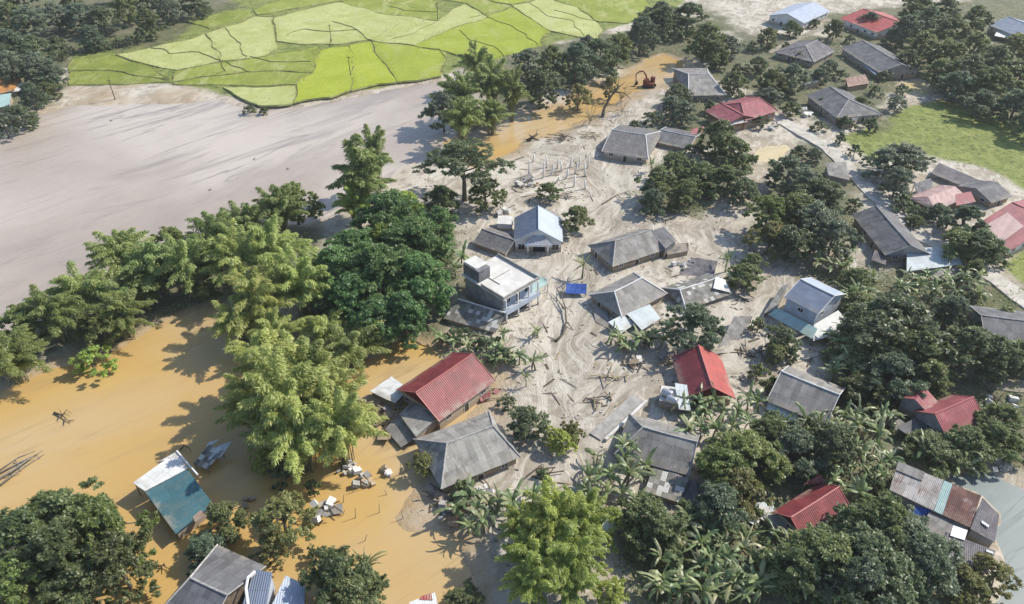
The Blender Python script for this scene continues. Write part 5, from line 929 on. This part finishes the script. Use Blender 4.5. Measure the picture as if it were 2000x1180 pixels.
T('dbush', 'shrubs of the upper right village', *[(x, y, 3.2, r, w_) for x, y, r, w_ in ((1405, 130, 3.4, 'on the pale ground right of the creek head'), (1470, 95, 3, 'on the pale ground by the footpath bend'), (1535, 95, 3, 'on the footpath left of the grey gable house'), (1560, 115, 3, 'touching the grey gable house in trees'), (1440, 140, 3.2, 'between two small trees above the crossing red gables'), (1530, 185, 3.4, 'at the back of the long dark house'), (1600, 205, 2.6, 'at the front of the long dark house'),
  (1640, 150, 2.6, 'left of the brown hut'), (1710, 180, 3, 'right of the brown hut'), (1728, 150, 3, 'below the long slate house'), (1660, 80, 3, 'between salmon roof and long slate house'), (1740, 85, 3.4, 'at the right end of the long slate house'), (1590, 50, 3, 'below the pale blue-white eave'), (1668, 300, 2, 'along the lane by the field'), (1700, 250, 3, 'at the left tip of the green field'),
  (1480, 240, 3, 'below the crossing red gables'), (1560, 300, 3, 'right of the pale yellow mud pool'), (1460, 320, 3.2, 'below the pale yellow mud pool'), (1385, 215, 3, 'at the back of the crossing red gables'), (1350, 300, 3.2, 'right of the low dark ruined house'), (1640, 276, 2, 'tiny, on the verge of the lane'), (1668, 404, 2, 'between the lane and the slate gable house'), (1760, 400, 3.4, 'left of the ruined pink house'), (1790, 420, 2.6, 'in front of the ruined pink house'), (1850, 440, 2.6, 'in the yard above the flat roof'))])
T('bush', 'shrubs of the right hand village', *[(x, y, 3, r, w_) for x, y, r, w_ in ((1480, 640, 2.6, 'left of the two storey blue-grey house'), (1618, 700, 2.4, 'under the white corrugated lean-to'), (1680, 600, 3, 'left of the great round tree'), (1830, 620, 3.4, 'right of the great round tree'), (1900, 650, 3, 'behind the small whitish shed'), (1720, 780, 3.2, 'left of the faded red house'), (1700, 810, 3, 'at the side roof of the faded red house'), (1480, 730, 2.6, 'left of the weathered hip roof'), (1500, 760, 2.4, 'at the left eave of the weathered hip roof'),
  (1440, 1010, 3, 'at the pale yard of the crimson house'), (1340, 1010, 3, 'between lower annex and banana grove'), (1230, 1000, 2.8, 'left of the lower grey annex'), (1700, 950, 3, 'left of the rusty roof'), (1980, 880, 3, 'at the right edge above the grey water'), (1900, 590, 3, 'beside the lane at the grassy verge'), (1960, 620, 3, 'on the verge above the corrugated roof'))])
# ground cover under the groves
def cover(name, mat, n, mask, ls, seed, hgt_=.5, extra=None):
    r_ = np.random.default_rng(seed); pr = np.where((np.abs(X) < 255) & (Y > 30) & (Y < 380), mask, 0) / (30 + np.abs(Y)); pr = np.clip(pr, 0, None); ix = r_.choice(len(P), n, p=pr / pr.sum())
    pts = np.stack([X[ix] + r_.uniform(-.6, .6, n), Y[ix] + r_.uniform(-.6, .6, n), hgt[ix] + hgt_ * r_.random(n) ** 1.5], 1); d = r_.normal(size=(n, 3)); d[:, 2] = np.abs(d[:, 2]) * .6; nn = r_.normal(size=(n, 3)) * .6; nn[:, 2] += .9
    me = leaf_mesh(name, pts, d, nn, ls * (.5 + r_.random(n)), ls * .4 * (.5 + r_.random(n)), r_.random(n), (r_.random(n) < .3) * r_.random(n)); me.materials.append(mat); o = bpy.data.objects.new(name, me); COL.objects.link(o); return tag(o, kind='stuff')
clump = np.clip(fbm(X, Y, 7, 71) * 1.4 + .35, 0, 1)
cover('undergrowth', F_BRO, 60000, under * clump, .55, 1, .9); cover('grass', F_OLIVE, 26000, green * (sd > .5), .35, 2, .35)
cover('bank_grass', F_OLIVE, 9000, np.exp(-(np.min([np.abs(sdf(P, f[1])) for f in FIELDS], 0) / .8) ** 2) * 40, .5, 6, 1.0)
cover('weeds', F_GREY, 9000, (1 - under) * (1 - green) * (sd > 1.2) * np.clip(fbm(X, Y, 5, 81) * 2.2 - .45, 0, 1) * (1 - flow), .42, 3, .4)
# ---------------------------------------------------------------- small things
def onground(px, py, dz=0): p = U(px, py, .4); p.z = max(0, gz(p.x, p.y)) + dz; return p
# excavator at the creek
M_EXC = plain('faded_red_machine_paint', (.20, .055, .04), .6, .3, 1); p = onground(1268, 168); r = empty('excavator', p, 'dark red tracked excavator with raised arm at the head of the orange creek', 'excavator')
ex = Vector((.93, -.36, 0)); ey = Vector((.36, .93, 0))
for sgn in (-1, 1):
    mb = MB(); o = p + ey * (sgn * 1.15 - .3)
    prof = [(-2, .15), (-1.7, 0), (1.7, 0), (2, .15), (2.1, .5), (1.8, .9), (-1.8, .9), (-2.1, .5)]
    a_ = [o + ex * x + Z3 * z for x, z in prof]; b_ = [q_ + ey * .6 for q_ in a_]; mb.face(a_); mb.face(b_[::-1])
    for i in range(8): mb.face([a_[i], b_[i], b_[(i + 1) % 8], a_[(i + 1) % 8]])
    mb.build('track', M_TRAK, r)
mb = MB(); mb.box(p - ex * 1.9 - ey * 1.35 + Z3 * 1.0, ex * 3.4, ey * 2.7, Z3 * .75); mb.box(p - ex * 1.95 - ey * 1.3 + Z3 * 1.753, ex * 1.5, ey * 2.6, Z3 * .7); mb.build('body', M_EXC, r)
mb = MB(); mb.box(p + ex * .1 + ey * .25 + Z3 * 1.755, ex * 1.4, ey * 1.05, Z3 * 1.5); cb = mb.build('cab', M_EXC, r)
mb = MB(); mb.box(p + ex * 1.503 + ey * .35 + Z3 * 2.2, ex * .02, ey * .85, Z3 * .9); mb.box(p + ex * .3 + ey * 1.303 + Z3 * 2.2, ex * 1.0, ey * .02, Z3 * .9); mb.build('window', M_PANE, cb)
mb = MB(); fx = -ex * .3 - ey * .0
j0, j1, j2, j3 = p - ex * .4 - ey * .5 + Z3 * 1.8, p - ex * 2.4 - ey * .5 + Z3 * 5.2, p - ex * 4.6 - ey * .5 + Z3 * 4.0, p - ex * 4.4 - ey * .5 + Z3 * 1.4
mb.tube([j0, j0.lerp(j1, .55) + Z3 * .5, j1], [.32, .34, .22], 4); mb.tube([j1, j1.lerp(j2, .5) + Z3 * .3, j2], [.22, .28, .18], 4); mb.build('boom', M_EXC, r)
mb = MB(); mb.tube([j2, j3], [.2, .16], 4); mb.build('arm', M_EXC, r)
mb = MB(); q = [j3 + ex * x - ey * .5 + Z3 * z for x, z in ((-.1, .3), (.5, .1), (.75, -.6), (.2, -1.1), (-.5, -.9), (-.15, -.5))]; q2 = [k + ey * 1.0 for k in q]; mb.face(q); mb.face(q2[::-1])
for i in range(6): mb.face([q[i], q2[i], q2[(i + 1) % 6], q[(i + 1) % 6]])
mb.build('bucket', M_TRAK, r)
# bare white posts of a torn down house
pr_ = random.Random(3); ws = plain('bleached_wood', (.74, .71, .66), .85, .12, 2)
for k, (x, y, h, lx) in enumerate(sorted([(1032, 345, 4.6, .2), (1060, 350, 4.8, .3), (1068, 330, 3.6, -.3), (1076, 345, 3.5, .6), (1088, 332, 3.4, .2), (1097, 338, 3.2, -.4), (1105, 352, 3.0, .5), (1112, 330, 3.4, .5), (1122, 342, 3.6, .7), (1130, 326, 3.2, .3), (1143, 346, 4.6, -.5), (1147, 330, 3.6, .2), (1085, 360, 2.2, .9), (1120, 368, 3.4, .2), (1143, 372, 2.8, -.3), (1040, 318, 2.6, .4)])):
    pn_ = ORD[k]
    b = onground(x, y, -.3); mb = MB(); t_ = b + Vector((lx, pr_.uniform(-.3, .3), h)); mb.tube([b, b.lerp(t_, .5) + Vector((.08, 0, 0)), t_], [.27, .23, .16], 6)
    thing(mb, 'wooden_post', ws, 'bleached bare post in the wrecked plot behind the white house, ' + ORD[k] + ' from the left', 'post', 'posts of the wrecked plot', b, True)
# water stakes, field poles
for k, (x, y, h, lx) in enumerate([(670, 985, 2.2, .4), (695, 1015, 2.6, .2), (722, 955, 2.8, 0), (745, 935, 2.4, .5), (741, 1005, 2.4, .2), (785, 930, 3.0, 0), (712, 1060, 1.8, .5), (789, 1018, 2.2, -.2), (690, 965, 1.6, .2), (757, 970, 1.4, -.3), (668, 1010, 1.6, .6)]):
    b = U(x, y, -.4); mb = MB(); mb.tube([b, b + Vector((lx, .1, h))], [.07, .04], 5); thing(mb, 'bamboo_stake', M_BAMB, 'thin bamboo stake poking out of the orange water below the main red house', 'stake', 'stakes in the orange water', b)
for x, y, w_ in ((648, 85, 'in the pale field'), (685, 150, 'at the seam of the bright fields'), (225, 195, 'on the mud below the olive fields'), (855, 40, 'in the olive field at the top')):
    b = onground(x, y, .1); mb = MB(); mb.tube([b, b + Z3 * 6.5], [.16, .1], 6); mb.cbox(b + Z3 * 6.0, 1.4, .12, .12); thing(mb, 'utility_pole', plain('dark_pole', (.10, .095, .08), .9), 'slim dark utility pole with crossbar ' + w_, 'utility pole', None, b)
# dead trees and driftwood
def snag(name, label, cat, mat, chains, smooth=True):
    mb = MB()
    for ch, r0 in chains:
        pts = [(lambda q_: (q_.x, q_.y, q_.z))(U(x, y, z)) for x, y, z in ch]; mb.tube(pts, [max(.03, r0 * (1 - .8 * i / (len(pts) - 1))) for i in range(len(pts))], 6)
    return thing(mb, name, mat, label, cat, None, None, smooth)
snag('bare_tree', 'bare brown tree leaning over the creek bank left of the excavator', 'tree', M_TRUNK, [([(1176, 232, 0), (1180, 212, 2.2), (1192, 190, 5), (1206, 172, 8), (1222, 160, 9.6)], .55), ([(1192, 190, 5), (1182, 170, 8), (1176, 150, 11)], .3), ([(1200, 180, 6.6), (1220, 182, 7.2), (1234, 196, 6)], .25), ([(1206, 172, 8), (1210, 150, 10.5)], .2), ([(1186, 200, 3.6), (1200, 208, 4.0)], .15)])
snag('dead_branch', 'crooked uprooted branch lying across the muddy road beside the concrete house', 'branch', M_BARK, [([(1085, 668, .6), (1100, 652, .9), (1106, 628, 1.1), (1104, 600, 1.3), (1097, 580, 1.5), (1100, 548, 1.8)], .26), ([(1106, 640, 1.0), (1094, 660, .8), (1076, 668, .6)], .2), ([(1104, 605, 1.3), (1088, 585, 1.2), (1076, 572, .9)], .14), ([(1106, 628, 1.1), (1116, 640, .7), (1122, 650, .4)], .12), ([(1097, 580, 1.5), (1082, 556, 1.9)], .12), ([(1099, 565, 1.7), (1110, 552, 1.6)], .1), ([(1099, 572, 1.6), (1088, 566, 2)], .08)])
snag('driftwood_raft', 'long pale tangle of driftwood at the left edge of the brown flood', 'driftwood', M_WOOD, [([(-20, 948, .1), (30, 915, .25), (85, 878, .1)], .3), ([(-20, 935, .15), (40, 902, .35), (78, 884, .3)], .22), ([(0, 948, .2), (46, 912, .3), (88, 886, .15)], .2), ([(-10, 925, .1), (36, 893, .2), (70, 880, .1)], .16), ([(20, 925, .3), (62, 894, .4), (84, 890, .5)], .14), ([(30, 900, .3), (44, 918, .3)], .1), ([(10, 930, .35), (40, 925, .2)], .09)])
snag('drifting_tree', 'small uprooted tree drifting in the middle of the brown flood at the left', 'branch', M_BARK, [([(106, 806, .2), (122, 812, .4), (138, 826, .2)], .2), ([(122, 812, .4), (130, 800, .6), (140, 808, .4)], .12), ([(118, 810, .4), (112, 822, .2)], .12), ([(128, 816, .4), (124, 832, .1)], .1), ([(122, 812, .4), (116, 800, .9)], .09), ([(134, 822, .3), (146, 820, .2)], .09)])
snag('driftwood', 'broken wooden frame floating above the bottom dark house', 'wreckage', M_BARK, [([(302, 1108, .2), (318, 1104, .4), (332, 1112, .3)], .14), ([(308, 1116, .1), (322, 1098, .4)], .12), ([(320, 1102, .4), (326, 1112, .8)], .1), ([(296, 1094, .2), (306, 1098, .5)], .1)])
snag('floating_branch', 'bent brown branch floating below the white and teal roof hut', 'branch', M_BARK, [([(352, 878, .2), (360, 870, .8), (370, 876, .9), (374, 884, .3)], .14), ([(360, 870, .8), (352, 868, .3)], .1)])
snag('fallen_log', 'long pale fallen log lying behind the weathered grey hip-roofed house', 'log', M_WOOD, [([(1525, 719, .5), (1570, 706, .7), (1615, 690, .8)], .34), ([(1570, 706, .7), (1588, 712, .9)], .16)])
snag('fallen_log', 'dark fallen trunk on the mud beside the torn tilted roof', 'log', M_BARK, [([(1395, 694, .5), (1440, 688, .7), (1482, 700, .5)], .24), ([(1440, 688, .7), (1450, 700, .9)], .12)])
snag('fallen_log', 'short pale log lying beside the curved dirt path at the right', 'log', M_WOOD, [([(1806, 730, .7), (1826, 724, .8), (1846, 716, .9)], .26)])
snag('dead_branch', 'forked grey branch on the silt by the bare posts', 'branch', M_WOOD, [([(1175, 400, .6), (1205, 380, .9), (1240, 370, .7)], .2), ([(1205, 380, .9), (1218, 392, .8)], .12), ([(1220, 375, .8), (1238, 388, .6)], .12)])
snag('uprooted_stump', 'dark uprooted stump on the sandbar where the orange creek meets the silt', 'stump', M_BARK, [([(1030, 276, .2), (1040, 268, 1.4), (1052, 262, 2)], .6), ([(1040, 268, 1.4), (1032, 262, 2.2)], .3), ([(1040, 270, 1), (1060, 276, .4)], .3), ([(1036, 272, .8), (1022, 272, .4)], .25), ([(1046, 266, 1.6), (1050, 252, 2.4)], .2)])
for k, (x, y, w_) in enumerate(((495, 311, 'below the bright field, largest of the scraps in the pale river'), (408, 371, 'in the middle of the pale river'), (215, 236, 'near the left mud bank of the pale river'), (560, 330, 'nearest the lone bamboo in the pale river'))):
    q_ = random.Random(k); a_ = q_.uniform(0, 60); snag('stranded_branch', 'small dark branch stranded ' + w_, 'branch', M_BARK, [([(x, y, .05), (x + 2.5, y - 1, .3), (x + 6, y - .5 + q_.uniform(-1.5, 1.5), .1)], .12), ([(x + 2.5, y - 1, .3), (x + 2, y - 3, .6)], .08)])
# fallen concrete walls, rubble and wrecks
r = empty('silted_wall', onground(1200, 830), 'pale collapsed concrete wall running down from the tank outbuilding to the road', 'wall')
for nm, e, wd, hh_ in (('wall_slab', ((1162, 858), (1246, 782)), 2.2, .5), ('wall_coping', ((1182, 866), (1262, 790)), .5, .9)):
    a, b = onground(*e[0]), onground(*e[1]); a.z = b.z = .2; d = (b - a); n = Vector((-d.y, d.x, 0)).normalized(); mb = MB(); mb.box(a - n * wd / 2, d, n * wd, Z3 * (.35 + hh_)); mb.build(nm, CONC if nm == 'wall_slab' else SLAB, r)
def wreck(name, label, cat, px, py, rad, n, mats, seed, flat=.5, size=1.2):
    q_ = random.Random(seed); c = onground(px, py); r = empty(name, c, label, cat)
    for k, (nm, mt, cnt) in enumerate(mats):
        for i in range(cnt):
            mb = MB(); a = q_.uniform(0, 6.28); rr = rad * math.sqrt(q_.random()); l = size * q_.uniform(.6, 1.6); ctr = c + Vector((rr * math.cos(a), rr * .7 * math.sin(a), .25 + .55 * flat * q_.random()))
            if nm in ('pole', 'beam'): mb.cbox(ctr, l * 2.4, .14, .14, q_.uniform(0, 6.28), (q_.uniform(-.2, .2), q_.uniform(-.3, .3)))
            elif nm == 'sheet': mb.cbox(ctr, l * 1.5, l, .05, q_.uniform(0, 6.28), (q_.uniform(-.4, .4), q_.uniform(-.4, .4)))
            else:
                s_ = l * .8; mb.cbox(ctr, s_, s_ * q_.uniform(.5, .9), s_ * q_.uniform(.4, .7), q_.uniform(0, 6.28), (q_.uniform(-.5, .5), q_.uniform(-.5, .5)))
            mb.build({'pole': 'pole', 'beam': 'beam', 'sheet': 'sheet', 'rock': 'chunk'}[nm], mt, r)
    return r
wreck('collapsed_hut', 'collapsed bamboo hut of brown poles below the torn white hut', 'wreckage', 738, 812, 3.6, 0, [('pole', M_BAMB, 16), ('sheet', W_WOOD, 5), ('sheet', G_OLD, 2)], 1, 1.2)
wreck('collapsed_hut', 'broken brick and plank hut at the left of the banana fan', 'wreckage', 885, 1006, 2.8, 0, [('rock', CONC, 7), ('beam', W_WOOD, 6), ('sheet', G_PALE, 3), ('rock', W_BRICK, 4)], 2, 1.4)
wreck('collapsed_hut', 'narrow wrecked hut with white scraps in the orange water', 'wreckage', 628, 1003, 2.4, 0, [('sheet', G_OLD, 4), ('rock', SLAB, 4), ('beam', M_BARK, 6)], 3, 1.8)
wreck('rubble_heap', 'pale rubble heap at the water below the big bamboo', 'rubble', 683, 915, 1.9, 0, [('rock', SLAB, 7), ('rock', CONC, 4)], 4, .6, 1.1)
wreck('rubble_heap', 'brown and pale rubble heap in shallow water, right of the bigger pale one', 'rubble', 710, 940, 1.7, 0, [('rock', CONC, 5), ('rock', W_CREAM, 4), ('rock', W_BRICK, 2)], 5, .6, 1.0)
wreck('rubble_heap', 'small dark-topped stones in shallow water left of the big hip roof', 'rubble', 757, 920, 1.0, 0, [('rock', SLAB, 3), ('rock', W_DARK, 2)], 6, .5, .9)
wreck('rubble_heap', 'broken masonry and planks on the bank left of the bare posts', 'rubble', 1030, 362, 3.6, 0, [('rock', SLAB, 8), ('beam', M_BARK, 9), ('rock', W_BRICK, 3), ('sheet', G_PALE, 2)], 7, .8)
wreck('rubble_heap', 'heap of torn sticks where the creek meets the silt', 'rubble', 1090, 275, 4.0, 0, [('beam', M_BARK, 14), ('rock', W_CREAM, 4)], 8, 1.2)
wreck('rubble_heap', 'rubble of pale blocks behind the collapsed violet-grey roof', 'rubble', 1338, 522, 2.6, 0, [('rock', SLAB, 6), ('rock', CONC, 4), ('sheet', G_PALE, 2)], 9, .7)
wreck('plank_pile', 'pile of broken planks on the silt right of the muddy road', 'planks', 1240, 715, 1.8, 0, [('beam', M_BARK, 6), ('sheet', W_WOOD, 2), ('rock', SLAB, 2)], 10, .7)
wreck('plank_pile', 'scattered bamboo frame on the silt above the sloping silted wall', 'planks', 1200, 742, 2.8, 0, [('pole', M_BAMB, 9)], 11, .4)
wreck('plank_pile', 'brush and planks heaped on the silt beside the muddy road', 'planks', 1178, 790, 2.8, 0, [('pole', M_BAMB, 8), ('beam', M_BARK, 5)], 12, .6)
wreck('rubble_heap', 'white household rubble beside the lane above the green field', 'rubble', 1560, 225, 3.6, 0, [('rock', SLAB, 8), ('sheet', WHITE, 3)], 13, .7, 1.4)
wreck('rubble_heap', 'white rubble in front of the crossing red gables', 'rubble', 1508, 252, 3.0, 0, [('rock', SLAB, 7), ('sheet', SILVER, 2)], 14, .7, 1.2)
wreck('rubble_heap', 'grey boulders at the end of the dark wing by the field', 'rubble', 1705, 228, 3.0, 0, [('rock', CONC, 7)], 15, .8, 1.5)
wreck('rubble_heap', 'white scraps in the yard between slate gable house and ruined house', 'rubble', 1818, 440, 3.0, 0, [('rock', SLAB, 6), ('sheet', SILVER, 3)], 16, .6, 1.2)
wreck('rubble_heap', 'scraps and rubble on pale ground right of the faded red house', 'rubble', 1955, 790, 2.6, 0, [('rock', SLAB, 6), ('beam', M_BARK, 4)], 17, .5)
wreck('rubble_heap', 'pale rubble bank beside the grey water', 'rubble', 1935, 905, 2.8, 0, [('rock', SLAB, 6), ('rock', CONC, 5)], 18, .7, 1.2)
wreck('rubble_heap', 'dark scraps of an outhouse in the shade below the teal roof', 'rubble', 488, 980, 1.2, 0, [('rock', W_DARK, 4)], 19, .4, .9)
wreck('rubble_heap', 'white junk in the yard left of the crimson house', 'rubble', 1482, 1012, 2.0, 0, [('rock', SLAB, 4), ('sheet', WHITE, 2), ('sheet', SILVER, 1)], 20, .6)
wreck('rubble_heap', 'pale stones by the tiny shrub below the big hip roof', 'rubble', 940, 965, 1.6, 0, [('rock', SLAB, 5)], 21, .5, .9)
wreck('rubble_heap', 'white junk beside the pale blue-white roof at the top', 'rubble', 1630, 55, 3.2, 0, [('rock', SLAB, 7), ('sheet', WHITE, 2)], 22, .7, 1.4)
for k, (x, y, r_, lab, ms) in enumerate((
 (724, 792, 3.0, 'tangle of brown poles and boards at the left side of the torn white hut', [('pole', M_BAMB, 14), ('sheet', W_WOOD, 4)]), (765, 846, 2.2, 'splintered boards in the mud left of the concrete annex roof', [('beam', M_BARK, 9), ('sheet', W_WOOD, 3)]),
 (955, 770, 2.6, 'broken boards and pink scraps behind the right end of the main red house', [('sheet', PINK, 4), ('beam', W_WOOD, 6)]), (1325, 655, 2.2, 'timber heap left of the dark tree by the silvery lean-tos', [('beam', M_BARK, 9), ('sheet', G_OLD, 2)]),
 (1475, 690, 2.6, 'timber and sheet wreck right below the torn tilted roof', [('beam', M_BARK, 10), ('sheet', G_PALE, 3)]), (1300, 705, 2.4, 'timber wreck behind the bright red house', [('beam', W_WOOD, 10), ('sheet', G_OLD, 2)]),
 (1290, 430, 3.0, 'pale broken timber behind the long grey house with concrete block', [('beam', M_WOOD, 10), ('sheet', G_PALE, 3)]), (985, 420, 2.0, 'junk heap behind the small white outhouse', [('rock', SLAB, 5), ('beam', M_BARK, 4)]),
 (1240, 250, 2.6, 'grey scrap heap behind the tiled grey house', [('sheet', G_PALE, 3), ('rock', CONC, 5)]), (1150, 270, 3.0, 'brown canes and sticks flattened left of the tiled grey house', [('pole', M_BAMB, 14)]),
 (860, 975, 2.2, 'boards washed against the lower left corner of the big hip roof', [('beam', M_BARK, 8), ('sheet', W_WOOD, 2)]), (1060, 930, 1.6, 'dark twigs and scraps below the trimmed bright tree', [('beam', M_BARK, 6)]),
 (1450, 585, 2.0, 'pale boards on the silt right of the patched grey house', [('sheet', G_PALE, 3), ('beam', M_WOOD, 5)]), (1110, 385, 2.4, 'fallen bleached timbers in front of the bare posts', [('beam', M_WOOD, 12)]))): wreck('debris_heap', lab, 'debris', x, y, r_, 0, ms, 40 + k, .8, 1.2)
# loose planks and sticks dragged over the silt
pm = []
for k in range(4):
    mb = MB(); q_ = random.Random(k); l = .5
    mb.tube([(-l, 0, .02), (0, q_.uniform(-.06, .06), .06), (l, 0, .02)], [.035, .045, .03], 5) if k % 2 else mb.cbox((0, 0, .02), 1.0, .16, .04)
    me_ = bpy.data.meshes.new('plank'); me_.from_pydata(mb.v, [], mb.f); me_.materials.append((M_BARK, M_WOOD, M_BAMB, W_WOOD)[k]); pm.append(me_)
for reg, x0, x1, y0, y1, n in (('around the bare posts behind the white house', 1000, 1180, 290, 400, 26), ('between the grey hip-roofed houses of the middle silt', 1140, 1480, 520, 730, 30), ('on the muddy road below the concrete house', 1040, 1200, 640, 800, 16), ('around the collapsed hut left of the main red house', 705, 800, 780, 900, 14), ('on the silt below the big hip roof', 840, 1110, 930, 1010, 14), ('on the silt right of the bright red house', 1440, 1620, 690, 780, 12), ('on the silt left of the big grove', 1340, 1500, 420, 500, 8), ('behind the tiled grey house', 1180, 1340, 215, 270, 12)):
    q_ = random.Random(len(reg) * 7)
    for k in range(n):
        p = onground(q_.uniform(x0, x1), q_.uniform(y0, y1), .02)
        if gz(p.x, p.y) < .15: continue
        o = bpy.data.objects.new('loose_stick' if k % 2 else 'loose_plank', pm[k % 4]); COL.objects.link(o); s_ = q_.uniform(1.0, 3.4); o.location = p; o.scale = (s_, q_.uniform(1.2, 2.6), 2); o.rotation_euler = (0, q_.uniform(-.06, .06), q_.uniform(0, 3.14))
        tag(o, ('stick' if k % 2 else 'plank') + ' washed up ' + reg, 'debris', 'sticks and planks ' + reg)
# fine flotsam: nobody could count it
mb = MB(); q_ = random.Random(99); k = 0
while k < 2600:
    x, y = q_.uniform(640, 1660), q_.uniform(240, 1150); p = U(x, y, .3); s0 = ga(sd, p.x, p.y)
    if s0 < .3 or ga(under, p.x, p.y) > .6 or mn.noise(p * .12) + .45 * mn.noise(p * .5) < q_.uniform(-.1, .5): k += .2; continue
    s_ = q_.uniform(.08, .34); p.z = gz(p.x, p.y); mb.cbox(p + Z3 * s_ * .1, s_ * q_.uniform(1, 3.2), s_ * q_.uniform(.4, 1), s_ * .5, q_.uniform(0, 3.2), (q_.uniform(-.4, .4), q_.uniform(-.3, .3))); k += 1
fl_ = N('flotsam'); oi_ = fl_.noise(fl_.coord(), .9, 3, .7); tag(mb.build('flotsam', fl_.fin(fl_.mix(fl_.ramp(oi_, .4, .6), (.12, .10, .075), (.46, .43, .38)), .9)), kind='stuff')
# ---------------------------------------------------------------- moist air
mb = MB(); mb.box((-5000, -3000, -3.2), (10000, 0, 0), (0, 10000, 0), (0, 0, 103)); hm = bpy.data.materials.new('moist_air'); hm.use_nodes = True; t_ = hm.node_tree; t_.nodes.remove(t_.nodes['Principled BSDF'])
pv = t_.nodes.new('ShaderNodeVolumePrincipled'); pv.inputs['Color'].default_value = (.93, .94, .94, 1); pv.inputs['Density'].default_value = .00015; pv.inputs['Anisotropy'].default_value = .2
t_.links.new(pv.outputs[0], t_.nodes['Material Output'].inputs['Volume']); tag(mb.build('haze', hm), kind='stuff')
